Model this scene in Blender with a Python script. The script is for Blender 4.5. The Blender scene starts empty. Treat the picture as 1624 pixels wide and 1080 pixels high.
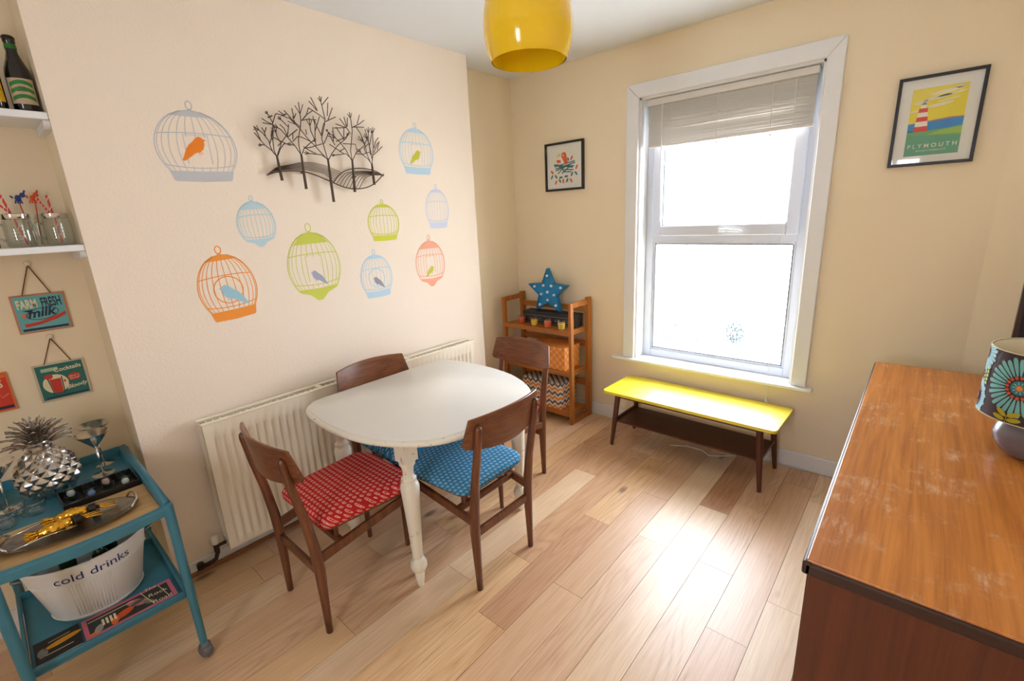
import bpy, bmesh, math, random
from mathutils import Vector, Matrix, noise
PI = math.pi
R = math.radians
S = bpy.context.scene
COL = S.collection
random.seed(7)

# ------------------------------------------------------------------ camera
cam = bpy.data.cameras.new('camera'); co = bpy.data.objects.new('camera', cam); COL.objects.link(co)
cam.sensor_width = 36; cam.lens = 739.18/1624*36; cam.clip_start = .02; cam.clip_end = 200
_r = Vector((0.75410767, 0.6550822, -0.04678615)); _u = Vector((-0.13487725, 0.2241983, 0.96516488)); _f = Vector((-0.64275171, 0.72152785, -0.25742534))
co.matrix_world = Matrix(((_r.x, _u.x, -_f.x, 2.23713), (_r.y, _u.y, -_f.y, -2.81431), (_r.z, _u.z, -_f.z, 1.45514), (0, 0, 0, 1)))
S.camera = co
S.cycles.transparent_max_bounces = 24
# ------------------------------------------------------------------ world, light, exposure
w = bpy.data.worlds.new('overcast_sky'); S.world = w; w.use_nodes = True
bg = w.node_tree.nodes['Background']; bg.inputs[0].default_value = (.83, .875, 1, 1); bg.inputs[1].default_value = 18.5
def area(name, loc, rot, sx, sy, power=0, col=(1, 1, 1), portal=False):
    l = bpy.data.lights.new(name, 'AREA'); l.shape = 'RECTANGLE'; l.size = sx; l.size_y = sy
    l.energy = power; l.color = col
    o = bpy.data.objects.new(name, l); COL.objects.link(o); o.location = loc; o.rotation_euler = rot
    if portal: l.cycles.is_portal = True
    return o
area('window_portal', (1.3, .16, 1.29), (R(-90), 0, 0), .96, 1.62, 1, portal=True)
area('rear_window_portal', (1.85, -4.16, 1.42), (R(90), 0, 0), .5, .95, 1, portal=True)
vs = S.view_settings; S.display_settings.display_device = 'sRGB'
vs.view_transform = 'Standard'; vs.look = 'None'; vs.gamma = 1; vs.use_curve_mapping = False; vs.exposure = 0.12

# ------------------------------------------------------------------ materials
def lin(c): return tuple(((v/255)/12.92 if v/255 <= .04045 else ((v/255+.055)/1.055)**2.4) for v in c)+(1,)
class N:
    def __init__(s, name):
        s.m = bpy.data.materials.new(name); s.m.use_nodes = True; s.t = s.m.node_tree
        s.b = s.t.nodes['Principled BSDF']
    def n(s, typ, **k):
        x = s.t.nodes.new(typ)
        for a, v in k.items():
            if a.startswith('i'): x.inputs[int(a[1:])].default_value = v
            else: setattr(x, a, v)
        return x
    def l(s, a, b): s.t.links.new(a, b)
    def math(s, op, a, b=None, c=None):
        x = s.n('ShaderNodeMath', operation=op)
        for i, v in enumerate((a, b, c)):
            if v is None: continue
            if hasattr(v, 'is_output'): s.l(v, x.inputs[i])
            else: x.inputs[i].default_value = v
        return x.outputs[0]
    def mix(s, f, a, b, blend='MIX'):
        x = s.n('ShaderNodeMix', data_type='RGBA', blend_type=blend)
        for i, v in ((0, f), (6, a), (7, b)):
            if hasattr(v, 'is_output'): s.l(v, x.inputs[i])
            else: x.inputs[i].default_value = v
        return x.outputs[2]
    def coord(s, scale=(1, 1, 1), out='Object', rnd=False, loc=None):
        tc = s.n('ShaderNodeTexCoord'); o = tc.outputs[out]
        if rnd:
            oi = s.n('ShaderNodeObjectInfo'); v = s.n('ShaderNodeVectorMath', operation='ADD')
            mm = s.math('MULTIPLY', oi.outputs['Random'], 37.0); s.l(o, v.inputs[0]); s.l(mm, v.inputs[1]); o = v.outputs[0]
        mp = s.n('ShaderNodeMapping'); mp.inputs['Scale'].default_value = scale
        if loc: mp.inputs['Location'].default_value = loc
        s.l(o, mp.inputs[0]); return mp.outputs[0]
    def noise(s, vec, scale=5, detail=4, rough=.5, dist=0):
        x = s.n('ShaderNodeTexNoise'); x.inputs['Scale'].default_value = scale; x.inputs['Detail'].default_value = detail
        x.inputs['Roughness'].default_value = rough; x.inputs['Distortion'].default_value = dist
        s.l(vec, x.inputs['Vector']); return x.outputs['Fac']
    def ramp(s, f, stops, const=False):
        x = s.n('ShaderNodeValToRGB'); e = x.color_ramp.elements
        if const: x.color_ramp.interpolation = 'CONSTANT'
        while len(e) < len(stops): e.new(.5)
        for i, (p, c) in enumerate(stops): e[i].position = p; e[i].color = c
        s.l(f, x.inputs[0]); return x.outputs[0]
    def col(s, c):
        if hasattr(c, 'is_output'): s.l(c, s.b.inputs['Base Color'])
        else: s.b.inputs['Base Color'].default_value = c
    def bump(s, h, strength=.3, dist=.002):
        x = s.n('ShaderNodeBump'); x.inputs['Strength'].default_value = strength; x.inputs['Distance'].default_value = dist
        s.l(h, x.inputs['Height']); s.l(x.outputs[0], s.b.inputs['Normal'])
    def set(s, rough=.5, metal=0, spec=None, coat=0, trans=0, ior=None):
        b = s.b.inputs; b['Roughness'].default_value = rough; b['Metallic'].default_value = metal
        if spec is not None: b['Specular IOR Level'].default_value = spec
        b['Coat Weight'].default_value = coat; b['Coat Roughness'].default_value = .15
        b['Transmission Weight'].default_value = trans
        if ior: b['IOR'].default_value = ior
def plain(name, rgb, rough=.5, metal=0, coat=0, var=.06, sc=8, bump=0, spec=None):
    q = N(name); v = q.coord(); f = q.noise(v, sc, 3)
    c = lin(rgb); d = tuple(x*(1-var*2) for x in c[:3])+(1,)
    q.col(q.mix(f, d, tuple(min(1, x*(1+var*.6)) for x in c[:3])+(1,))); q.set(rough, metal, spec, coat)
    if bump: q.bump(q.noise(v, 180, 3), bump, .001)
    return q.m
def wood(name, dark, light, rough=.4, axis=1, sc=1, coat=0, scratch=0, rnd=False, spec=None):
    q = N(name); s3 = [28*sc]*3; s3[axis] = 1.6*sc
    v = q.coord(tuple(s3), rnd=rnd); a = q.noise(v, 1.3, 5, .6, .6)
    s4 = [140*sc]*3; s4[axis] = 4*sc; b = q.noise(q.coord(tuple(s4), rnd=rnd), 1, 3)
    f = q.math('ADD', q.math('MULTIPLY', a, .65), q.math('MULTIPLY', b, .35))
    c = q.ramp(f, [(.32, lin(dark)), (.66, lin(light))])
    if scratch:
        n1 = q.noise(q.coord((1, 1, 1)), 6, 5, .75); n2 = q.noise(q.coord((60, 9, 60)), 1.5, 4, .7)
        m = q.math('MULTIPLY', q.ramp(n1, [(.52, (0, 0, 0, 1)), (.62, (1, 1, 1, 1))]), q.ramp(n2, [(.42, (0, 0, 0, 1)), (.7, (1, 1, 1, 1))]))
        c = q.mix(q.math('MULTIPLY', m, scratch), c, lin((225, 190, 160)))
    q.col(c); q.set(rough, 0, spec, coat); q.bump(f, .12, .001); return q.m
M = {}
def wallpaint(name, rgb, bs=.25, scale=260):
    q = N(name); v = q.coord(); f = q.noise(v, 1.5, 3)
    c = lin(rgb); q.col(q.mix(f, tuple(x*.95 for x in c[:3])+(1,), c)); q.set(.75, spec=.25)
    q.bump(q.noise(v, scale, 3, .6), bs, .003); return q.m
M['wall'] = wallpaint('cream_wall_paint', (248, 230, 198), .08)
M['breast'] = wallpaint('textured_cream_paper', (247, 230, 210), .55, 95)  # less yellow than the walls: direct daylight put into the colour; texture its own
M['ceil'] = wallpaint('white_ceiling_paint', (236, 238, 240), .05)
M['gloss'] = plain('white_gloss_paint', (240, 240, 240), .3, var=.02)
M['skirt'] = plain('white_skirting_paint', (238, 236, 232), .35, var=.02)
M['upvc'] = plain('white_window_plastic', (222, 226, 238), .25, var=.01)
M['seal'] = plain('grey_window_gasket', (90, 95, 100), .6)
M['blind'] = plain('off_white_blind_slat', (226, 220, 212), .45, var=.02)
M['rad'] = plain('cream_radiator_enamel', (243, 230, 205), .32, var=.03)
M['pipe'] = plain('dark_bronze_pipe', (58, 50, 42), .4, .6)
M['chair'] = wood('walnut_chair_wood', (78, 42, 24), (130, 76, 45), .35, 2, 1.2, .15)
M['back'] = wood('walnut_bent_back', (90, 48, 27), (140, 84, 50), .33, 0, 1.0, .2)
M['shelfw'] = wood('honey_shelf_wood', (150, 84, 24), (196, 122, 46), .4, 2, 1)
M['shelfx'] = wood('honey_shelf_board', (150, 84, 26), (198, 124, 50), .4, 0, 1)
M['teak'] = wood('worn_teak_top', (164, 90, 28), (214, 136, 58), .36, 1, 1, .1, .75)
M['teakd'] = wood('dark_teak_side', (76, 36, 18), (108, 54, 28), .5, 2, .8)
M['lip'] = plain('dark_teak_edge', (60, 36, 28), .35, var=.1)
M['benchleg'] = wood('dark_bench_wood', (66, 34, 22), (104, 56, 36), .4, 2, 1)
M['yellow'] = plain('yellow_laminate', (250, 228, 20), .42, var=.02, coat=1.0, spec=1.0); M['yellow'].node_tree.nodes['Principled BSDF'].inputs['Coat Roughness'].default_value = .36
M['teal'] = plain('teal_painted_metal', (62, 128, 148), .4, var=.08, sc=20)
M['panelw'] = wood('pale_tray_panel', (180, 140, 88), (214, 176, 122), .5, 1, 1)
M['silver'] = plain('polished_silver', (210, 208, 205), .14, 1, var=.05)
M['silverd'] = plain('brushed_pewter', (168, 164, 160), .26, 1, var=.15, sc=30)
M['castsilver'] = plain('cast_pineapple_silver', (206, 200, 194), .22, 1, var=.2, sc=40)
M['gold'] = plain('shiny_gold', (226, 172, 60), .16, 1, var=.05)
M['black'] = plain('black_plastic', (18, 18, 20), .3)
M['blackwood'] = plain('black_picture_frame', (28, 26, 28), .4)
M['white'] = plain('print_white', (240, 240, 236), .6, var=.01)
M['tub'] = plain('white_enamel_tub', (232, 230, 226), .3, var=.02)
M['navy'] = plain('navy_lettering', (30, 45, 110), .6)
M['rubber'] = plain('grey_castor', (110, 112, 118), .35, .4)
M['string'] = plain('brown_jute_string', (120, 76, 44), .9, var=.15, sc=200)
M['iron'] = plain('bronze_wire', (84, 64, 48), .45, .3, var=.12)
M['floorgap'] = plain('dark_subfloor', (96, 66, 40), .9)
M['cord'] = plain('white_cord', (236, 236, 232), .5)
M['lampball'] = plain('grey_ceramic', (112, 106, 112), .22, coat=.3, var=.03)
M['bulb'] = plain('frosted_bulb', (245, 250, 252), .3)
M['starblue'] = plain('blue_star_metal', (20, 138, 196), .5, var=.12, sc=25)
M['slate'] = plain('black_slate_box', (42, 42, 46), .5, var=.15, sc=30, bump=.3)
M['darkboard'] = plain('dark_rough_board', (30, 28, 32), .6, var=.4, sc=60, bump=.8)
M['ceramic'] = plain('white_valve_cap', (230, 222, 200), .4)
M['bottle'] = plain('dark_beer_glass', (24, 18, 14), .12, coat=.5)
M['capfoil'] = plain('green_foil', (40, 120, 40), .4)
def flat(name, rgb, rough=.6):
    if name not in M: M[name] = plain(name, rgb, rough, var=.01)
    return M[name]
def glassmat(name, tint=(1, 1, 1, 1), refl=1.0, body=0):
    q = N(name); t = q.t; t.nodes.remove(q.b)
    tr = q.n('ShaderNodeBsdfTransparent'); tr.inputs[0].default_value = tint
    gl = q.n('ShaderNodeBsdfGlossy'); gl.inputs['Roughness'].default_value = .03
    fr = q.n('ShaderNodeLayerWeight'); fr.inputs[0].default_value = .5
    f = q.math('MULTIPLY', q.math('ADD', .04, q.math('MULTIPLY', q.math('POWER', fr.outputs['Facing'], 4.0), .8)), refl)
    if body: f = q.math('ADD', f, body)
    mx = q.n('ShaderNodeMixShader'); q.l(f, mx.inputs[0]); q.l(tr.outputs[0], mx.inputs[1]); q.l(gl.outputs[0], mx.inputs[2])
    out = [n for n in t.nodes if n.type == 'OUTPUT_MATERIAL'][0]; q.l(mx.outputs[0], out.inputs[0]); return q.m
M['pane'] = glassmat('window_glass', (.98, 1, .99, 1), .6)
M['pglass'] = glassmat('picture_glass', (1, 1, 1, 1), .9)
M['jar'] = glassmat('jar_glass', (.88, .92, .91, 1), 1.0, .11)
# yellow glossy lampshade
q = N('yellow_glass_shade'); q.col(lin((250, 205, 8))); q.set(.12, coat=.4); q.b.inputs['Subsurface Weight'].default_value = .0
M['shade'] = q.m
q = N('yellow_glass_inner'); q.col(lin((252, 214, 20))); q.set(.4); M['shadein'] = q.m
# floor planks: colour of the plank object tints the grain
def plankmat():
    q = N('oiled_oak_plank'); oi = q.n('ShaderNodeObjectInfo')
    tc = q.n('ShaderNodeTexCoord'); v = q.n('ShaderNodeVectorMath', operation='ADD')
    q.l(tc.outputs['Object'], v.inputs[0]); q.l(q.math('MULTIPLY', oi.outputs['Random'], 53.0), v.inputs[1])
    def mp(s):
        m = q.n('ShaderNodeMapping'); m.inputs['Scale'].default_value = s; q.l(v.outputs[0], m.inputs[0]); return m.outputs[0]
    fine = q.noise(mp((150, 5, 20)), 1, 4, .6)
    # cathedral growth rings: contour lines of a stretched noise field
    field = q.noise(mp((7, .9, 1)), 1, 2, .4, .4)
    rings = q.math('FRACT', q.math('MULTIPLY', field, 15))
    rings = q.math('POWER', q.math('ABSOLUTE', q.math('SUBTRACT', rings, .5)), 2.0)
    strength = q.math('MULTIPLY', q.math('GREATER_THAN', q.math('FRACT', q.math('MULTIPLY', oi.outputs['Random'], 7.31)), .45), 1.5)
    g = q.math('ADD', q.math('MULTIPLY', fine, .8), q.math('MULTIPLY', q.math('MULTIPLY', rings, strength), .5))
    broad = q.noise(mp((6, .8, 1)), 1, 2)
    g = q.math('ADD', g, q.math('MULTIPLY', q.math('SUBTRACT', broad, .5), .5))
    c = q.ramp(g, [(.22, lin((240, 212, 178))), (.55, lin((220, 184, 146))), (.95, lin((174, 128, 94)))])
    vo = q.n('ShaderNodeTexVoronoi'); vo.inputs['Scale'].default_value = 1; q.l(mp((3.5, 1.6, .01)), vo.inputs['Vector'])
    kn = q.ramp(vo.outputs['Distance'], [(.035, (1, 1, 1, 1)), (.085, (0, 0, 0, 1))])
    c = q.mix(q.math('MULTIPLY', kn, .75), c, lin((100, 66, 46)))
    c = q.mix(1.0, c, oi.outputs['Color'], 'MULTIPLY')
    q.col(c); q.set(.38, spec=1.0)
    q.bump(g, .12, .001)
    return q.m
M['plank'] = plankmat()
# chair fabric: rows of little pale tulips on a coloured ground
def fabric(name, ground, motif, ground2):
    q = N(name); tc = q.n('ShaderNodeTexCoord'); sp = q.n('ShaderNodeSeparateXYZ'); q.l(tc.outputs['Object'], sp.inputs[0])
    K = 46.0
    row = q.math('MULTIPLY', q.math('ADD', sp.outputs[1], sp.outputs[2]), K); rf = q.math('FLOOR', row)
    u = q.math('ADD', q.math('MULTIPLY', q.math('ADD', sp.outputs[0], sp.outputs[2]), K*1.0), q.math('MULTIPLY', q.math('MODULO', rf, 2.0), .5))
    a = q.math('SUBTRACT', q.math('FRACT', u), .5); b = q.math('SUBTRACT', q.math('FRACT', row), .5)
    d = q.math('SQRT', q.math('ADD', q.math('MULTIPLY', a, a), q.math('MULTIPLY', b, b)))
    ring = q.math('MULTIPLY', q.math('GREATER_THAN', d, .19), q.math('LESS_THAN', d, .33))
    cut = q.math('LESS_THAN', b, .24); ring = q.math('MULTIPLY', ring, cut)
    dot = q.math('MULTIPLY', q.math('LESS_THAN', q.math('ABSOLUTE', a), .06), q.math('LESS_THAN', q.math('ABSOLUTE', b), .24))
    mm = q.math('MAXIMUM', ring, dot)
    nz = q.noise(q.coord(), 300, 2); n2 = q.noise(q.coord(), 14, 2)
    mm = q.math('MULTIPLY', mm, q.math('ADD', .25, q.math('MULTIPLY', nz, .75)))
    c = q.mix(mm, q.mix(n2, lin(ground), lin(ground2)), lin(motif))
    q.col(c); q.set(.85, spec=.2); q.bump(nz, .3, .001); return q.m
M['redfab'] = fabric('red_tulip_fabric', (204, 42, 42), (250, 206, 184), (184, 30, 36))
M['pinkfab'] = fabric('pink_tulip_fabric', (232, 60, 90), (252, 205, 200), (220, 50, 80))
M['bluefab'] = fabric('blue_tulip_fabric', (52, 138, 186), (196, 226, 236), (40, 120, 170))
def boxmat_lattice():
    q = N('orange_lattice_card'); tc = q.n('ShaderNodeTexCoord'); sp = q.n('ShaderNodeSeparateXYZ'); q.l(tc.outputs['Object'], sp.inputs[0])
    u = q.math('ADD', sp.outputs[0], sp.outputs[1]); v = sp.outputs[2]
    k = 2*PI/.052
    f = q.math('ADD', q.math('COSINE', q.math('MULTIPLY', u, k)), q.math('COSINE', q.math('MULTIPLY', v, k)))
    f = q.math('ADD', f, q.math('MULTIPLY', q.math('COSINE', q.math('MULTIPLY', q.math('ADD', u, v), k*1.0)), .0))
    line = q.math('LESS_THAN', q.math('ABSOLUTE', f), .22)
    q.col(q.mix(line, lin((248, 150, 52)), lin((252, 212, 160)))); q.set(.6); return q.m
def boxmat_chevron():
    q = N('chevron_card'); tc = q.n('ShaderNodeTexCoord'); sp = q.n('ShaderNodeSeparateXYZ'); q.l(tc.outputs['Object'], sp.inputs[0])
    u = q.math('ADD', sp.outputs[0], sp.outputs[1]); v = sp.outputs[2]
    z = q.math('ABSOLUTE', q.math('SUBTRACT', q.math('FRACT', q.math('MULTIPLY', u, 20)), .5))
    f = q.math('FRACT', q.math('ADD', q.math('MULTIPLY', v, 14.5), q.math('MULTIPLY', z, .62)))
    c = q.ramp(f, [(0, lin((240, 234, 222))), (.2, lin((232, 140, 44))), (.5, lin((240, 234, 222))), (.7, lin((110, 98, 100)))], True)
    q.col(c); q.set(.6); return q.m
M['lattice'] = boxmat_lattice(); M['chevron'] = boxmat_chevron()
q = N('distressed_white_paint'); v = q.coord(); n1 = q.noise(v, 45, 5, .75); n2 = q.noise(v, 6, 2)
m = q.math('MULTIPLY', q.ramp(n1, [(.60, (0, 0, 0, 1)), (.64, (1, 1, 1, 1))]), q.ramp(n2, [(.47, (0, 0, 0, 1)), (.54, (1, 1, 1, 1))]))
q.col(q.mix(m, lin((240, 234, 216)), lin((112, 84, 58)))); q.set(.38); M['distress'] = q.m
M['tabletop'] = plain('white_table_paint', (242, 238, 230), .3, var=.015)
q = N('leaf_foliage'); v = q.coord(); q.col(q.mix(q.noise(v, 4, 3), lin((66, 76, 74)), lin((80, 90, 88)))); q.set(.7); M['leafo'] = q.m
M['ground'] = plain('pale_garden_paving', (235, 235, 230), .8)
M['redstraw'] = flat('red_straw', (214, 60, 56)); M['wstraw'] = flat('white_straw', (240, 225, 215))

# ------------------------------------------------------------------ geometry helpers: every shape is (verts, faces)
def box(cx, cy, cz, sx, sy, sz):
    x, y, z = sx/2, sy/2, sz/2
    v = [(cx+a*x, cy+b*y, cz+c*z) for a in (-1, 1) for b in (-1, 1) for c in (-1, 1)]
    return v, [(0, 1, 3, 2), (4, 6, 7, 5), (0, 4, 5, 1), (2, 3, 7, 6), (0, 2, 6, 4), (1, 5, 7, 3)]
def bx(x0, x1, y0, y1, z0, z1): return box((x0+x1)/2, (y0+y1)/2, (z0+z1)/2, x1-x0, y1-y0, z1-z0)
def join(*gs):
    V, F = [], []
    for v, f in gs:
        n = len(V); V += list(v); F += [tuple(i+n for i in q) for q in f]
    return V, F
def tf(g, m): return [tuple(m @ Vector(v)) for v in g[0]], g[1]
def mv(g, x=0, y=0, z=0): return [(a+x, b+y, c+z) for a, b, c in g[0]], g[1]
def lathe(prof, n=32, cx=0, cy=0, sx=1, sy=1, cap=True):
    V, F = [], []
    for r, z in prof:
        for i in range(n):
            a = 2*PI*i/n; V.append((cx+r*math.cos(a)*sx, cy+r*math.sin(a)*sy, z))
    for j in range(len(prof)-1):
        for i in range(n):
            k = (i+1) % n; F.append((j*n+i, j*n+k, (j+1)*n+k, (j+1)*n+i))
    if cap:
        if prof[0][0] > 1e-6: F.append(tuple(range(n))[::-1])
        if prof[-1][0] > 1e-6: F.append(tuple((len(prof)-1)*n+i for i in range(n)))
    return V, F
def tube(pts, rad, n=8, flatz=1):
    pts = [Vector(p) for p in pts]; V, F = [], []; m = len(pts)
    if not isinstance(rad, (list, tuple)): rad = [rad]*m
    up = None
    for i, p in enumerate(pts):
        t = (pts[min(i+1, m-1)]-pts[max(i-1, 0)]).normalized()
        if up is None:
            up = Vector((0, 0, 1)) if abs(t.z) < .9 else Vector((1, 0, 0))
        a = t.cross(up).normalized(); b = a.cross(t).normalized(); up = b
        for k in range(n):
            q = 2*PI*k/n; V.append(tuple(p+a*math.cos(q)*rad[i]+b*math.sin(q)*rad[i]*flatz))
    for j in range(m-1):
        for k in range(n):
            l = (k+1) % n; F.append((j*n+k, j*n+l, (j+1)*n+l, (j+1)*n+k))
    F.append(tuple(range(n))[::-1]); F.append(tuple((m-1)*n+k for k in range(n)))
    return V, F
def prism(poly, z0, z1):
    n = len(poly); V = [(x, y, z0) for x, y in poly]+[(x, y, z1) for x, y in poly]
    return V, [tuple(range(n))[::-1], tuple(range(n, 2*n))]+[(i, (i+1) % n, n+(i+1) % n, n+i) for i in range(n)]
def beam(sections):
    """rectangular sections [(x,y,z,hx,hy)] stacked along z-ish into one tapering bar"""
    V, F = [], []
    for x, y, z, a, b in sections: V += [(x-a, y-b, z), (x+a, y-b, z), (x+a, y+b, z), (x-a, y+b, z)]
    for j in range(len(sections)-1):
        for i in range(4): k = (i+1) % 4; F.append((j*4+i, j*4+k, j*4+4+k, j*4+4+i))
    F.append((3, 2, 1, 0)); n = 4*(len(sections)-1); F.append((n, n+1, n+2, n+3)); return V, F
def bar(p, q, wdt, hgt):
    """straight rectangular bar from p to q, wdt across (horizontal), hgt up"""
    p, q = Vector(p), Vector(q); t = (q-p).normalized(); up = Vector((0, 0, 1))
    if abs(t.z) > .95: up = Vector((0, 1, 0))
    a = t.cross(up).normalized()*wdt/2; b = a.cross(t).normalized()*hgt/2
    V = [tuple(c+s*a+u*b) for c in (p, q) for s, u in ((-1, -1), (1, -1), (1, 1), (-1, 1))]
    return V, [(0, 1, 2, 3), (7, 6, 5, 4), (0, 4, 5, 1), (1, 5, 6, 2), (2, 6, 7, 3), (3, 7, 4, 0)]
def mesh(name, g, mats, smooth=False, mi=None):
    me = bpy.data.meshes.new(name); me.from_pydata([tuple(v) for v in g[0]], [], g[1])
    for m_ in (mats if isinstance(mats, (list, tuple)) else [mats]): me.materials.append(m_)
    bm = bmesh.new(); bm.from_mesh(me); bmesh.ops.recalc_face_normals(bm, faces=bm.faces); bm.to_mesh(me); bm.free()
    if mi: me.polygons.foreach_set('material_index', mi)
    if smooth:
        me.polygons.foreach_set('use_smooth', [True]*len(me.polygons))
    me.update(); return me
def root(name, label, cat, loc=(0, 0, 0), rz=0, group=None, rot=None):
    o = bpy.data.objects.new(name, None); COL.objects.link(o); o.empty_display_size = .1
    o.location = loc; o.rotation_euler = rot or (0, 0, rz); o['label'] = label; o['category'] = cat
    if group: o['group'] = group
    return o
def part(name, g, mat, parent=None, smooth=False, bev=0, world=False, mi=None, sub=0, auto=None, seg=2):
    me = mesh(name, g, mat, smooth, mi); o = bpy.data.objects.new(name, me); COL.objects.link(o)
    if parent:
        o.parent = parent
        if world:
            m4 = Matrix.Identity(4); p = parent
            chain = []
            while p: chain.append(p); p = p.parent
            for c in reversed(chain): m4 = m4 @ c.matrix_parent_inverse @ c.matrix_basis
            o.matrix_parent_inverse = m4.inverted()
    if auto is not None:
        me.polygons.foreach_set('use_smooth', [True]*len(me.polygons)); me.set_sharp_from_angle(angle=R(auto))
    if bev:
        b = o.modifiers.new('bevel', 'BEVEL'); b.width = bev; b.segments = seg; b.limit_method = 'ANGLE'; b.angle_limit = R(40)
    if sub:
        s_ = o.modifiers.new('subd', 'SUBSURF'); s_.levels = sub; s_.render_levels = sub
    return o
def tag(o, label, cat, group=None):
    o['label'] = label; o['category'] = cat
    if group: o['group'] = group
    return o
def struct(name, g, mat, parent=None, **k):
    o = part(name, g, mat, parent, **k)
    if not parent: o['kind'] = 'structure'
    return o
def at_base(o):
    """single-mesh things: move the origin to the base of the mesh"""
    me = o.data; n = len(me.vertices); c = Vector((0, 0, 0)); zm = 1e9
    for v in me.vertices: c += v.co; zm = min(zm, v.co.z)
    c /= n; c.z = zm; me.transform(Matrix.Translation(-c)); o.location = c; return o
def copy_tree(o, parent=None):
    c = o.copy(); COL.objects.link(c); c.parent = parent
    for ch in KIDS.get(o, []): pass
    for ch in list(o.children): copy_tree(ch, c)
    return c
KIDS = {}
# flat prints: polygons in a 2D frame, layered by tiny offsets
def frame3(o, u, v, n):
    o, u, v, n = map(Vector, (o, u, v, n))
    return lambda x, y, k=0: tuple(o+u*x+v*y+n*k)
def poly2(fr, pts, k=0): return [fr(x, y, k) for x, y in pts], [tuple(range(len(pts)))]
def rect2(fr, x0, x1, y0, y1, k=0): return poly2(fr, [(x0, y0), (x1, y0), (x1, y1), (x0, y1)], k)
def ell2(fr, cx, cy, rx, ry, k=0, n=20, rot=0):
    c, s = math.cos(rot), math.sin(rot)
    return poly2(fr, [(cx+rx*math.cos(2*PI*i/n)*c-ry*math.sin(2*PI*i/n)*s, cy+rx*math.cos(2*PI*i/n)*s+ry*math.sin(2*PI*i/n)*c) for i in range(n)], k)
def ribbon(fr, pts, wd, k=0, closed=False):
    V, F = [], []; n = len(pts)
    for i, (x, y) in enumerate(pts):
        a = pts[(i-1) % n] if (closed or i > 0) else pts[i]; b = pts[(i+1) % n] if (closed or i < n-1) else pts[i]
        dx, dy = b[0]-a[0], b[1]-a[1]; L = math.hypot(dx, dy) or 1
        V += [fr(x-dy/L*wd/2, y+dx/L*wd/2, k), fr(x+dy/L*wd/2, y-dx/L*wd/2, k)]
    for i in range(n if closed else n-1): j = (i+1) % n; F.append((2*i, 2*i+1, 2*j+1, 2*j))
    return V, F
_txt = {}
def text2(s_, size, x=0, y=0, align='CENTER', shear=0, bold=0, sx=1, rot=0):
    key = (s_, shear, bold)
    if key not in _txt:
        cu = bpy.data.curves.new('txt', 'FONT'); cu.body = s_; cu.size = 1; cu.shear = shear; cu.offset = bold; cu.align_x = 'LEFT'; cu.resolution_u = 3
        o = bpy.data.objects.new('txt', cu); COL.objects.link(o); dg = bpy.context.evaluated_depsgraph_get()
        me = bpy.data.meshes.new_from_object(o.evaluated_get(dg))
        _txt[key] = ([(v.co.x, v.co.y) for v in me.vertices], [tuple(p.vertices) for p in me.polygons])
        bpy.data.objects.remove(o); bpy.data.meshes.remove(me); bpy.data.curves.remove(cu)
    v, f = _txt[key]; w_ = max(a for a, b in v); off = -w_/2 if align == 'CENTER' else 0
    c, s = math.cos(rot), math.sin(rot)
    P = [((a+off)*size*sx, b*size) for a, b in v]
    return [(x+a*c-b*s, y+a*s+b*c) for a, b in P], f
def txt(fr, t, k=0): return [fr(a, b, k) for a, b in t[0]], t[1]
class Multi:
    """collects coloured pieces into one mesh with material slots"""
    def __init__(s): s.g = ([], []); s.mats = []; s.mi = []
    def add(s, g, m):
        if m not in s.mats: s.mats.append(m)
        s.mi += [s.mats.index(m)]*len(g[1]); s.g = join(s.g, g)
    def build(s, name, parent, **k):
        me = bpy.data.meshes.new(name); me.from_pydata(s.g[0], [], s.g[1])
        for m_ in s.mats: me.materials.append(m_)
        me.polygons.foreach_set('material_index', s.mi); me.update()
        o = bpy.data.objects.new(name, me); COL.objects.link(o); o.parent = parent; return o

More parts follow.
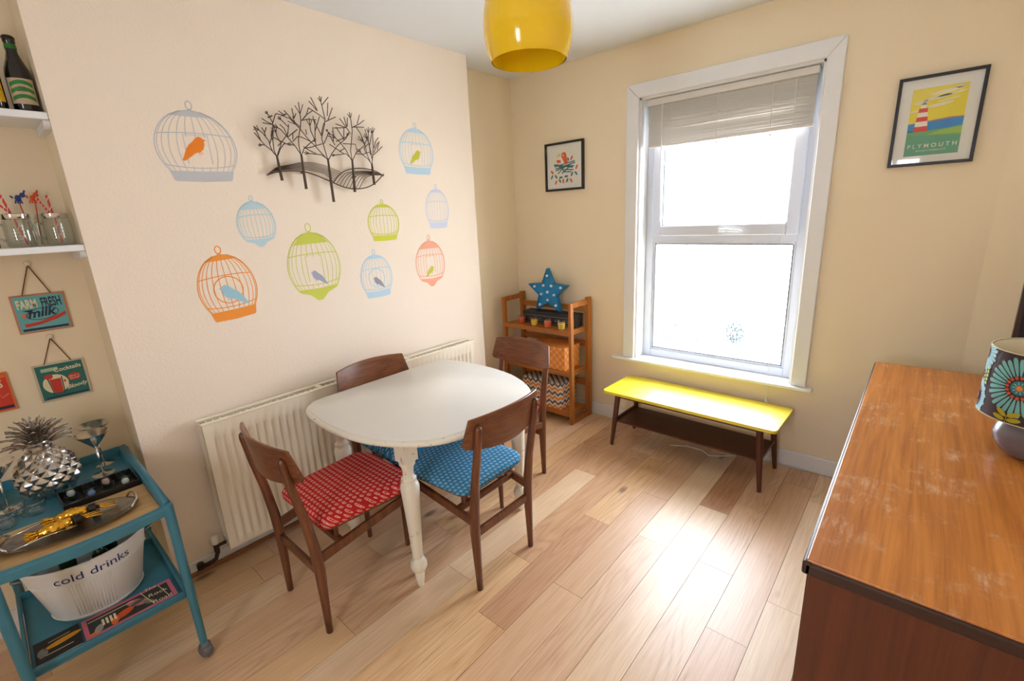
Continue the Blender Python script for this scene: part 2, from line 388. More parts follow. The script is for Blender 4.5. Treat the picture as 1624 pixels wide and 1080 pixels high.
# ------------------------------------------------------------------ room shell
H = 2.4; XR = 2.70; YB = -4.1; AL = -.17; AL2 = -.21; B1 = -.597; B2 = -2.54
WX0, WX1, WZ0, WZ1 = .84, 1.775, .49, 2.095
struct('floor', bx(AL2-.1, XR+.1, YB-.1, .3, -.12, -.012), M['floorgap'])
fl = bpy.data.objects['floor']
tints = {'d': (.74, .57, .47), 'm': (.88, .75, .66), 'p': (.94, .84, .78), 'l': (1, .97, .93), 'y': (.97, .86, .70)}
known = {0: [(-1.843, 'd'), (-1.09, 'y')], }
PW = .1385
cols = list(range(-11, 12))
rnd = random.Random(11)
for c in cols:
    x0 = 1.27+c*PW; x1 = x0+PW
    if x1 < AL2-.02 or x0 > XR: continue
    # joints measured in the photograph for the columns in view, random elsewhere
    J = {-1: [-1.843, -1.092], 0: [-2.75, -1.547], 1: [-2.2, -1.07], 2: [-1.95, -.675], 3: [-2.6, -1.07], 4: [-1.38, -.20], 5: [-2.3, -1.125], -2: [-1.52, -.35],
         -3: [-1.75, -.75], -4: [-2.2, -1.2], -5: [-1.6, -.5]}.get(c)
    if not J:
        s0 = rnd.uniform(-1.2, -.3); J = sorted([s0, s0-rnd.uniform(.8, 1.2)])
    ys = sorted(J); 
    while ys[0] > YB: ys.insert(0, ys[0]-rnd.uniform(.7, 1.2))
    while ys[-1] < .02: ys.append(ys[-1]+rnd.uniform(.7, 1.2))
    for a, b in zip(ys, ys[1:]):
        a2, b2 = max(a, YB), min(b, .02)
        if b2-a2 < .02: continue
        if x1 <= .0 and b2 > B2 and a2 < B1: pass
        g = .0007; o = part('plank', box(0, 0, 0, PW-2*g, b2-a2-2*g, .012), M['plank'], fl)
        o.location = ((x0+x1)/2, (a2+b2)/2, -.006-rnd.uniform(0, .0005))
        key = {(-1, 0): 'd'}.get((c, 0)) if abs(a2+1.843) < .01 and c == -1 else None
        t = rnd.choice(['m', 'l', 'y', 'p', 'p', 'l', 'y', 'm'])
        mid = (a2+b2)/2
        if c == -1 and -1.85 < mid < -1.0: t = 'd'
        if c == 0: t = 'm' if mid < -1.5 else 'p'
        if c == 0 and mid > -1.547: t = 'm'
        if c == 1: t = 'p' if mid < -1.07 else 'l'
        if c == 2: t = 'l' if mid < -.675 else 'd'
        if c == 3: t = 'l' if mid < -1.0 else 'm'
        if c == 4: t = 'm'
        if c == 3 and mid > -1.07: t = 'p'
        if c == 5: t = 'l'
        if c == 2 and mid > -.675: t = 'd'
        k = tints[t]; j = rnd.uniform(.97, 1.03); o.color = (k[0]*j, k[1]*j, k[2]*j, 1)
struct('ceiling', bx(AL2-.1, XR+.1, YB-.1, .2, H, H+.1), M['ceil'])
# window wall with its opening
struct('wall_back', join(bx(AL-.1, WX0, 0, .22, -.02, H), bx(WX1, XR+.1, 0, .22, -.02, H), bx(WX0, WX1, 0, .22, -.02, WZ0-.02), bx(WX0, WX1, 0, .22, WZ1, H)), M['wall'])
struct('wall_left', join(bx(AL-.1, AL, B1, 0, -.02, H), bx(AL-.1, 0, B2, B1, -.02, H), bx(AL2-.1, AL2, YB, B2, -.02, H)), M['wall'])
struct('wall_left.001', bx(-.02, .0008, B2-.0005, B1+.0005, -.01, H-.0005), M['breast']).name = 'wall_chimney'
# right wall with a slanted corner wedge, added for the line and shading there
struct('wall_right', join(bx(XR, XR+.1, YB, 0, -.02, H), prism([(2.43, 0), (XR, -.10), (XR, 0)], 0, H)), M['wall'])
# rear wall with an unseen window, narrowed to limit its fill daylight
struct('wall_front', join(bx(AL2-.1, 1.6, YB-.1, YB, -.02, H), bx(2.1, XR+.1, YB-.1, YB, -.02, H), bx(1.6, 2.1, YB-.1, YB, 1.9, H), bx(1.6, 2.1, YB-.1, YB, -.02, .95)), M['wall'])
rw = struct('window_2', join(bx(1.6, 1.645, YB-.08, YB-.03, .95, 1.9), bx(2.055, 2.1, YB-.08, YB-.03, .95, 1.9), bx(1.645, 2.055, YB-.08, YB-.03, .95, 1.0), bx(1.645, 2.055, YB-.08, YB-.03, 1.85, 1.9), bx(1.83, 1.87, YB-.08, YB-.03, 1.0, 1.85)), M['upvc'])
# skirtings
struct('baseboard_back', bx(AL, XR, -.014, 0, 0, .095), M['skirt'], bev=.004)
struct('baseboard_left', join(bx(.0009, .015, B2, B1, 0, .06), bx(AL, AL+.014, B1, 0, 0, .095), bx(AL2, AL2+.014, YB, B2, 0, .095)), M['skirt'], bev=.003)
struct('baseboard_right', bx(XR-.014, XR, YB, -.1, 0, .095), M['skirt'], bev=.004)
struct('trim_1', bx(.0155, .032, B2, B1, 0, .018), wood('floor_beading', (120, 74, 42), (160, 106, 64), .5, 1), bev=.004)

# window --------------------------------------------------------------
win = struct('window_1', join(bx(WX0, WX0+.012, 0, .16, WZ0, WZ1), bx(WX1-.012, WX1, 0, .16, WZ0, WZ1), bx(WX0, WX1, 0, .16, WZ1-.012, WZ1)), M['gloss'])
def arch(x0, x1, z0, z1, t, y0, y1):   # mitred side or head
    pass
AW = .078
part('architrave', prism([(0, 0), (AW, 0), (AW, .012), (AW*.8, .022), (.012, .018), (0, .012)], 0, 1), M['gloss'], win).hide_render = False
_a = bpy.data.objects['architrave']; bpy.data.objects.remove(_a)
def mitre(name, pts):
    """4-corner face outline (x,z) -> moulded board standing .02 proud of the wall"""
    V = [(x, -.001, z) for x, z in pts]+[(x, -.021, z) for x, z in pts]
    return part(name, (V, [(0, 1, 2, 3), (7, 6, 5, 4)]+[(i, (i+1) % 4, 4+(i+1) % 4, 4+i) for i in range(4)]), M['gloss'], win, bev=.005, seg=3)
zb = .487
mitre('architrave', [(WX0-AW, zb), (WX0, zb), (WX0, WZ1), (WX0-AW, WZ1+AW)])
mitre('architrave', [(WX1, zb), (WX1+AW-.005, zb), (WX1+AW-.005, WZ1+AW), (WX1, WZ1)])
mitre('architrave', [(WX0, WZ1), (WX1, WZ1), (WX1+AW-.005, WZ1+AW), (WX0-AW, WZ1+AW)])
part('window_sill', join(bx(.69, 1.882, -.045, 0, .470, .4865), bx(WX0, WX1, 0, .12, .470, .4865)), M['gloss'], win, bev=.004)
Y0, Y1 = .10, .155
fx0, fx1, fz0, fz1 = WX0+.012, WX1-.012, .4865, WZ1-.012
def ring(x0, x1, z0, z1, t, y0, y1, tb=None, tt=None):
    tb = tb or t; tt = tt or t
    return join(bx(x0, x0+t, y0, y1, z0, z1), bx(x1-t, x1, y0, y1, z0, z1), bx(x0+t, x1-t, y0, y1, z0, z0+tb), bx(x0+t, x1-t, y0, y1, z1-tt, z1))
part('window_frame', join(ring(fx0, fx1, fz0, fz1, .052, Y0, Y1), bx(fx0+.05, fx1-.05, Y0, Y1, 1.25, 1.30)), M['upvc'], win, bev=.004)
sash = part('window_sash', ring(fx0+.045, fx1-.045, 1.29, fz1-.045, .062, Y0-.018, Y0+.03), M['upvc'], win, bev=.007, seg=3)
part('window_bead', ring(fx0+.05, fx1-.05, .536, 1.252, .014, Y0+.006, Y0+.02), M['upvc'], win, bev=.004)
part('window_gasket', join(ring(fx0+.107, fx1-.107, 1.352, fz1-.107, .004, Y0, Y0+.02), ring(fx0+.064, fx1-.064, .55, 1.238, .004, Y0+.004, Y0+.02)), M['seal'], win)
part('pane', bx(fx0+.1, fx1-.1, Y0+.012, Y0+.016, 1.345, fz1-.1), M['pane'], win)
part('pane', bx(fx0+.06, fx1-.06, Y0+.022, Y0+.026, .54, 1.245), M['pane'], win)
h = part('window_handle', join(bx(1.315, 1.345, Y0-.045, Y0-.018, 1.308, 1.332), tube([(1.33, Y0-.05, 1.322), (1.345, Y0-.056, 1.324), (1.40, Y0-.05, 1.318), (1.445, Y0-.048, 1.316)], [.009, .009, .007, .006])), M['white'], win, bev=.003)

# venetian blind ------------------------------------------------------
bl = root('venetian_blind', 'off-white venetian blind drawn halfway up the tall sash window', 'blind', (1.31, .04, 1.80))
part('head_rail', bx(.875, 1.745, .02, .055, 2.045, 2.08), M['blind'], bl, world=True, bev=.003)
slat_me = None; rb = random.Random(3)
zz = 2.04
for i in range(34):
    z = 2.040-i*.0063
    tilt = rb.uniform(-.0015, .0015)+(.004 if i in (12, 13) else 0)
    a = R(-rb.uniform(48, 62)); hw = .0105
    V = []
    n = 6
    for k in range(n+1):
        x = -.425+.85*k/n; dz = tilt*(k/n-.5)*2+(.0022*math.sin(k/n*PI) if i in (14, 15, 20) else 0)
        V += [(x, -hw*math.cos(a), dz+hw*math.sin(a)*.9), (x, 0, dz+.0015), (x, hw*math.cos(a), dz-hw*math.sin(a)*.9)]
    F = []
    for k in range(n):
        for j in range(2): F.append((k*3+j, k*3+j+1, k*3+3+j+1, k*3+3+j))
    o = part('slat', (V, F), M['blind'], bl, world=True)
    so = o.modifiers.new('solid', 'SOLIDIFY'); so.thickness = .0008
    o.location = (1.312, .04, z)
part('bottom_rail', bx(.885, 1.74, .025, .055, 1.812, 1.826), M['blind'], bl, world=True, bev=.003)
part('tilt_wand', tube([(.975, .012, 2.045), (.978, .008, 1.7), (.985, .006, 1.38)], .0035, 6), M['cord'], bl, world=True)
for x in (1.02, 1.28, 1.55):
    part('ladder_tape', bx(x-.0015, x+.0015, .0275, .0283, 1.812, 2.05), M['cord'], bl, world=True)
    part('cord_knob', lathe([(.002, 1.808), (.006, 1.803), (.006, 1.795), (.002, 1.79)], 10, x, .04), M['cord'], bl, world=True, smooth=True)
part('pull_cord', tube([(1.655, .012, 2.05), (1.66, .0, 1.6), (1.668, -.052, .55), (1.672, -.052, .40)], .0016, 5), M['cord'], bl, world=True)
part('cord_tassel', lathe([(.002, .40), (.007, .38), (.006, .37)], 10, 1.672, -.052), M['cord'], bl, world=True, smooth=True)

# outside: pale garden, overexposed shrubs
struct('ground_outside', bx(-8, 12, .6, 14, -.9, -.8), M['ground']).name = 'trim_2'
bpy.data.objects['trim_2'].name = 'terrace_outside'
rs = random.Random(5)
for i, (x, y, s_) in enumerate([(-.22, 3.0, .26), (.24, 3.1, .28), (.60, 3.2, .17)]):
    V, F = [], []
    for k in range(520):
        u = Vector((rs.gauss(0, 1), rs.gauss(0, 1), rs.gauss(0, 1))).normalized()*rs.uniform(.55, 1)
        p = Vector((x+u.x*s_*.8, y+u.y*s_*.7, -.06+u.z*s_)); a = Vector((rs.uniform(-1, 1), rs.uniform(-1, 1), rs.uniform(-1, 1))).normalized()*.022; b = a.cross(Vector((0, 0, 1))).normalized()*.011
        n = len(V); V += [tuple(p-a), tuple(p+b), tuple(p+a), tuple(p-b)]; F.append((n, n+1, n+2, n+3))
    t = root('garden_shrub', ['overexposed pale shrub at the left of the lower window pane', 'overexposed pale shrub low in the middle of the window', 'smaller overexposed shrub right of middle beyond the window'][i], 'shrub', (x, y, -.8))
    part('foliage', (V, F), M['leafo'], t, world=True)
    part('stem', tube([(x, y, -.8), (x+.03, y, -.5), (x, y+.02, -.0)], [.014, .012, .006]), M['leafo'], t, world=True)

# ------------------------------------------------------------------ sideboard
sb = root('teak_sideboard', 'long worn orange teak sideboard along the right wall carrying the table lamp', 'sideboard', (2.37, -1.07, 0))
SX0, SX1, SY0, SY1, SZ = 2.140, 2.62, -1.845, -.29, .76
part('top', bx(SX0, SX1, SY0, SY1, SZ-.012, SZ), M['teak'], sb, world=True, bev=.003)
part('edge_lip', join(bx(SX0-.003, SX1+.003, SY0-.005, SY0+.012, SZ-.034, SZ-.006), bx(SX0-.006, SX0+.012, SY0-.005, SY1+.003, SZ-.034, SZ-.004)), M['lip'], sb, world=True, bev=.005, seg=3)
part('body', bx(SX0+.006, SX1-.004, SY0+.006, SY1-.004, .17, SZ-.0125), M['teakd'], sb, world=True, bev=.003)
for i in range(2):
    y0 = SY0+.03+i*.50
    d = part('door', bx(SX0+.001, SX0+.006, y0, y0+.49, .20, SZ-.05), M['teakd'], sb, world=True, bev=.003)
    part('handle', bx(SX0-.004, SX0+.001, y0+.44, y0+.455, .40, .56), M['lip'], d, world=True, bev=.003)
for i in range(3):
    z0 = .20+i*.171
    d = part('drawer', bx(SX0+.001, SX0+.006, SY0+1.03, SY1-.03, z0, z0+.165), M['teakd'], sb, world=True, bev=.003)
    part('handle', bx(SX0-.004, SX0+.001, SY0+1.15, SY1-.15, z0+.12, z0+.135), M['lip'], d, world=True, bev=.003)
for x in (SX0+.05, SX1-.05):
    for y in (SY0+.08, SY1-.08):
        part('leg', lathe([(.011, 0), (.02, .17)], 16, x, y), M['benchleg'], sb, world=True, auto=40)

# dark framed board leaning in the corner
db = root('dark_framed_board', 'dark rough board in a brown wooden frame behind the table lamp', 'picture', (2.62, -.40, SZ), 0)
part('board', bx(-.09, .05, -.004, .004, .012, .52), M['darkboard'], db)
part('frame', join(bx(-.105, -.09, -.012, .01, 0, .53), bx(.05, .065, -.012, .01, 0, .53), bx(-.09, .05, -.012, .01, 0, .014), bx(-.09, .05, -.012, .01, .516, .53)), M['lip'], db, bev=.002)
for i in range(26):
    pass

# table lamp ----------------------------------------------------------
LX, LY = 2.530, -1.052
lamp = root('table_lamp', 'grey round ceramic table lamp with a retro flower patterned shade', 'lamp', (LX, LY, SZ))
part('base', lathe([(.0, .0), (.045, .0), (.066, .012), (.083, .04), (.086, .062), (.078, .09), (.055, .115), (.025, .127), (.018, .135), (0, .135)], 40, cap=False), M['lampball'], lamp, smooth=True)
part('stem', lathe([(.009, .13), (.009, .20)], 12), M['black'], lamp, smooth=True)
part('bulb', lathe([(.0, .17), (.012, .175), (.014, .20), (.027, .235), (.022, .26), (0, .27)], 16, cap=False), M['bulb'], lamp, smooth=True)
RB, RT, ZB_, ZT_ = .126, .122, .118, .300
shade_m = flat('dark_brown_shade_cloth', (66, 48, 50), .8)
sh = part('lamp_shade', join(lathe([(RB, ZB_), (RT, ZT_)], 64, cap=False), lathe([(RB-.002, ZB_), (RT-.002, ZT_)], 64, cap=False)), shade_m, lamp, smooth=True)
lining = flat('cream_shade_lining', (226, 216, 190), .8)
part('shade_lining', lathe([(RB-.003, ZB_+.001), (RT-.003, ZT_-.001)], 64, cap=False), lining, sh, smooth=True)
for r_, z_ in ((RB, ZB_), (RT, ZT_)): part('shade_ring', tube([(r_*math.cos(a*PI/16), r_*math.sin(a*PI/16), z_) for a in range(33)], .0018, 6), flat('pale_shade_trim', (200, 190, 150)), sh, smooth=True)
def shfr(a0):
    def f(x, y, k=0):       # x along circumference (m), y height above shade bottom (m)
        t = min(max(y/(ZT_-ZB_), 0), 1); r_ = RB+(RT-RB)*t+.0006+k*.0003; a = a0+x/RB
        return (r_*math.cos(a), r_*math.sin(a), ZB_+y)
    return f
teal_p = flat('aqua_petal_print', (120, 184, 178), .8); paleb = flat('pale_blue_petal_print', (158, 200, 210), .8); redp = flat('coral_dot_print', (214, 84, 52), .8)
orp = flat('orange_dot_print', (240, 140, 40), .8); mus = flat('mustard_leaf_print', (176, 160, 30), .8); dkt = flat('deep_teal_print', (60, 122, 126), .8); limp = flat('lime_dot_print', (190, 200, 110), .8)
pat = Multi(); ZH = ZT_-ZB_
def petal(fr, cx, cy, a, r0, r1, wd, m_, k=0):
    pts = []
    for s_ in range(9):
        t = s_/8; r_ = r0+(r1-r0)*t; h_ = wd*(.25+.75*math.sin(min(t*1.15, 1)*PI/2))*(1 if t < .9 else .6)
        pts.append((r_, h_))
    P = [(r_, -h_) for r_, h_ in pts]+[(r_, h_) for r_, h_ in reversed(pts)]
    c, s = math.cos(a), math.sin(a); Q = [(cx+x*c-y*s, cy+x*s+y*c) for x, y in P]
    Q = [(x, y) for x, y in Q]
    if all(y < .002 or y > ZH-.002 for x, y in Q): return
    if min(y for x, y in Q) < .001 or max(y for x, y in Q) > ZH-.001:
        Q = [(x, min(max(y, .001), ZH-.001)) for x, y in Q]
    pat.add(poly2(fr, Q, k), m_)
dcam = math.atan2(-2.814-LY, 2.237-LX)
for j in range(6):
    fr = shfr(dcam+j*2*PI/6-.40); big = (j % 2 == 0)
    cy = .098 if big else .035
    Rm = .074 if big else .050
    for i in range(30): petal(fr, 0, cy, 2*PI*i/30, .030, Rm+(.004 if i % 2 else 0), .0052, teal_p if big else paleb, 1)
    if big:
        pat.add(ell2(fr, 0, cy, .031, .031, 2, 30), shade_m)
        for i in range(16): a = 2*PI*i/16; pat.add(ell2(fr, .0265*math.cos(a), cy+.0265*math.sin(a), .0045, .0038, 3, 10, a), redp)
        pat.add(ell2(fr, 0, cy, .019, .019, 3, 24), dkt)
        for i in range(10): a = 2*PI*i/10; pat.add(ell2(fr, .012*math.cos(a), cy+.012*math.sin(a), .004, .0016, 4, 8, a), teal_p)
        for i in range(8): a = 2*PI*i/8; pat.add(ell2(fr, .004*math.cos(a), cy+.004*math.sin(a), .0042, .002, 5, 8, a), orp)
        for dx, dy, a in ((-.028, .012, 2.9), (-.024, .026, 2.5), (.004, .012, .2), (.002, .026, .5)):
            pat.add(ell2(fr, dx-.03+.03, dy-.0, .014, .006, 6, 14, a), mus)
        pat.add(ribbon(fr, [(-.012, .002), (-.011, .018), (-.008, .03)], .0015, 6), mus)
    else:
        for i in range(26): petal(fr, .004, .160, 2*PI*i/26, .016, .050+(.004 if i % 2 else 0), .0046, paleb, 1)
        for yy_, mm_ in ((.035, .018), (.160, .018)): pat.add(ell2(fr, 0, yy_, mm_, mm_*.9, 3, 18), shade_m); pat.add(ell2(fr, 0, yy_, .010, .009, 4, 14), redp)
        for sgn in (-1, 1):
            for i in range(5): pat.add(ell2(fr, sgn*.040, .082+i*.0105, .0052, .0046, 6, 10), limp)
            for i in range(3): pat.add(ell2(fr, sgn*.028, .088+i*.0105, .0046, .0042, 6, 10), limp)
o = pat.build('flower_print', sh)

# ------------------------------------------------------------------ pendant
PX, PY, PZ = 1.30, -1.63, 1.885
pd = root('pendant_lamp', 'glossy yellow globe pendant lampshade hanging from the ceiling', 'lamp', (PX, PY, PZ))
prof = [(.108, 0), (.117, .02), (.1245, .05), (.127, .085), (.1255, .12), (.118, .16), (.102, .195), (.078, .222), (.05, .238), (.03, .243), (.028, .262), (.022, .27)]
part('lamp_shade', lathe(prof, 64, cap=False), M['shade'], pd, smooth=True, sub=1)
part('shade_inside', lathe([(r_-.004, z_+.0005) for r_, z_ in prof[:-2]], 64, cap=False), M['shadein'], pd, smooth=True)
part('bulb', lathe([(0, .07), (.018, .075), (.03, .10), (.026, .13), (.014, .16), (.014, .20)], 24), M['bulb'], pd, smooth=True)
part('flex', tube([(0, 0, .26), (0, 0, H-PZ-.03)], .003, 8), M['cord'], pd)
part('ceiling_rose', lathe([(.01, H-PZ-.04), (.045, H-PZ-.02), (.05, H-PZ-.0005)], 32), M['white'], pd, smooth=True)

# ------------------------------------------------------------------ radiator
rd = root('radiator', 'cream double-panel radiator on the chimney breast behind the dining table', 'radiator', (.07, -1.57, 0))
ry0, ry1, rz0, rz1 = -2.352, -.80, .10, .69
def rpanel(xf, xb):
    n0 = 46; V, F = [], []
    ys = [ry0]; prof_ = [0]
    V2 = [(ry0, 0), (ry0+.028, 0)]
    pitch = (ry1-ry0-.056)/n0
    for i in range(n0):
        y = ry0+.028+i*pitch
        V2 += [(y+pitch*.12, 0), (y+pitch*.30, -.009), (y+pitch*.62, -.009), (y+pitch*.80, 0)]
    V2 += [(ry1-.028, 0), (ry1, 0)]
    zs = [(rz0, 0), (rz0+.03, 0), (rz0+.045, 1), (rz1-.075, 1), (rz1-.06, 0), (rz1-.004, 0)]
    s = 1 if xf > xb else -1
    for z, k in zs:
        for y, d in V2: V.append((xf+s*d*k, y, z))
    m = len(V2)
    for j in range(len(zs)-1):
        for i in range(m-1): F.append((j*m+i, j*m+i+1, (j+1)*m+i+1, (j+1)*m+i))
    g = (V, F)
    return join(g, bx(xb, xb+s*.003, ry0, ry1, rz0, rz1-.004), bx(min(xb, xf), max(xb, xf), ry0, ry0+.001, rz0, rz1-.004), bx(min(xb, xf), max(xb, xf), ry1-.001, ry1, rz0, rz1-.004), bx(min(xb, xf), max(xb, xf), ry0, ry1, rz0-.001, rz0))
part('front_panel', rpanel(.112, .098), M['rad'], rd, world=True, auto=60)
part('rear_panel', rpanel(.034, .046), M['rad'], rd, world=True, auto=60)
part('top_rail', join(bx(.094, .116, ry0-.003, ry1+.003, rz1-.004, rz1+.004)), M['rad'], rd, world=True, bev=.003)
part('top_rail', join(bx(.030, .050, ry0-.003, ry1+.003, rz1-.004, rz1+.004)), M['rad'], rd, world=True, bev=.003)
part('side_cover', bx(.046, .098, ry0, ry0+.002, rz0+.04, rz1-.004), M['rad'], rd, world=True)
part('side_cover', bx(.046, .098, ry1-.002, ry1, rz0+.04, rz1-.004), M['rad'], rd, world=True)
for i in range(57):
    y = ry0+.03+i*(ry1-ry0-.06)/56
    part('grille_bar', bx(.050, .094, y-.003, y+.003, rz1-.012, rz1-.006), M['rad'], rd, world=True)
for y in (ry0+.52, ry1-.5): part('grille_clip', bx(.048, .098, y-.012, y+.012, rz1-.004, rz1+.003), M['rad'], rd, world=True, bev=.001)
part('bleed_valve', tf(lathe([(.006, -.012), (.006, .0)], 10), Matrix.Translation((.07, ry0-.0, rz1-.035)) @ Matrix.Rotation(R(90), 4, 'X')), M['pipe'], rd, world=True)
v_ = part('radiator_valve', join(lathe([(.009, .085), (.011, .10), (.011, .125), (.013, .135)], 16, .07, ry0-.04), tube([(.07, ry0-.04, .12), (.07, ry0, .12)], .008, 10), tube([(.07, ry0-.04, .09), (.066, ry0-.05, .06), (.05, ry0-.08, .045), (.035, ry0-.10, .04)], .009, 10), lathe([(.014, .03), (.014, .055)], 12, .035, ry0-.105)), M['pipe'], rd, world=True, auto=40)
part('valve_cap', lathe([(.014, .135), (.0155, .142), (.0155, .160), (.012, .168)], 16, .07, ry0-.04), M['ceramic'], v_, world=True, auto=40)

# ------------------------------------------------------------------ table
tb = root('dining_table', 'white painted D-shaped dining table with turned distressed legs', 'table', (.75, -1.635, 0))
half = [(.262, 0.322), (.270, .362), (.298, .398), (.36, .428), (.46, .442), (.57, .449), (.665, .444), (.76, .430), (.85, .402), (.93, .358), (.99, .308), (1.035, .250), (1.062, .175), (1.074, .09), (1.077, 0)]
outl = [(x, -1.608-h_) for x, h_ in half]+[(x, -1.608+h_) for x, h_ in reversed(half[:-1])]
def smooth_poly(P, it=2, keep=(0, -1)):
    for _ in range(it):
        Q = []
        n = len(P)
        for i in range(n-1):
            a, b = P[i], P[i+1]
            if i == 0: Q.append(a)
            Q += [(a[0]*.75+b[0]*.25, a[1]*.75+b[1]*.25), (a[0]*.25+b[0]*.75, a[1]*.25+b[1]*.75)]
            if i == n-2: Q.append(b)
        P = Q
    return P
outl = smooth_poly(outl, 2)
def inset(P, d, c=(.74, -1.64)):
    out = []
    n = len(P)
    for i, (x, y) in enumerate(P):
        a, b = P[(i-1) % n], P[(i+1) % n]; dx, dy = b[0]-a[0], b[1]-a[1]; L = math.hypot(dx, dy) or 1
        out.append((x-dy/L*d, y+dx/L*d))
    return out
layers = [(-.004, .700), (.0, .704), (.0, .716), (.005, .722), (.006, .726)]
def stack(layers, capb=True, capt=True, P=outl):
    V, F = [], []; n = len(P)
    for d, z in layers: V += [(x, y, z) for x, y in inset(P, max(d, 0) if d >= 0 else .012)]
    for j in range(len(layers)-1):
        for i in range(n): k = (i+1) % n; F.append((j*n+i, j*n+k, (j+1)*n+k, (j+1)*n+i))
    if capb: F.append(tuple(range(n))[::-1])
    if capt: F.append(tuple((len(layers)-1)*n+i for i in range(n)))
    return V, F
part('table_edge', stack([(.018, .675), (.004, .678), (0, .683), (0, .690), (.004, .695), (.010, .697), (.013, .6995)]), M['distress'], tb, world=True, auto=50)
part('tabletop', stack([(.014, .6955), (.014, .702), (.017, .7052)]), M['tabletop'], tb, world=True, auto=50)
LEG = [(.36, -1.90), (.85, -1.895), (.36, -1.31), (.85, -1.25)]
def brk(s=1):   # scalloped corner bracket outline in (u,z)
    return [(0, .675), (.085*s, .675), (.083*s, .662), (.066*s, .655), (.055*s, .642), (.035*s, .638), (.026*s, .625), (.008*s, .618), (0, .614)]
for x, y in LEG:
    sxn = 1 if x < .6 else -1; syn = 1 if y < -1.6 else -1
    prof = [(.011, 0), (.0165, .03), (.020, .062), (.0165, .068), (.027, .078), (.034, .095), (.034, .110), (.027, .128), (.0175, .137), (.022, .143), (.0215, .155), (.0255, .25), (.031, .36), (.036, .44), (.0375, .465), (.033, .478), (.026, .484), (.030, .492), (.030, .500), (.022, .508), (.0205, .525), (.024, .548), (.031, .560), (.031, .572), (.025, .578)]
    lg = part('leg', join(lathe(prof, 28, x, y), bx(x-.031, x+.031, y-.031, y+.031, .576, .675)), M['distress'], tb, world=True, auto=40)
    V = [(x+sxn*(.03+u), y-.012, z) for u, z in map(lambda p: p, brk())]
    def slab(pts, ax):
        n = len(pts)
        if ax == 'x': A = [(x+sxn*(.03+u), y-syn*.018, z) for u, z in pts]; B = [(x+sxn*(.03+u), y-syn*.0, z) for u, z in pts]
        else: A = [(x-sxn*.018, y+syn*(.03+u), z) for u, z in pts]; B = [(x, y+syn*(.03+u), z) for u, z in pts]
        return A+B, [tuple(range(n)), tuple(range(n, 2*n))[::-1]]+[(i, (i+1) % n, n+(i+1) % n, n+i) for i in range(n)]
    part('corner_bracket', slab(brk(), 'x'), M['distress'], lg, world=True)
    part('corner_bracket', slab(brk(), 'y'), M['distress'], lg, world=True)
part('apron', join(bx(.39, .82, -1.90, -1.885, .648, .675), bx(.39, .82, -1.30, -1.285, .648, .675), bx(.352, .367, -1.87, -1.34, .648, .675), bx(.843, .858, -1.865, -1.28, .648, .675)), M['distress'], tb, world=True)

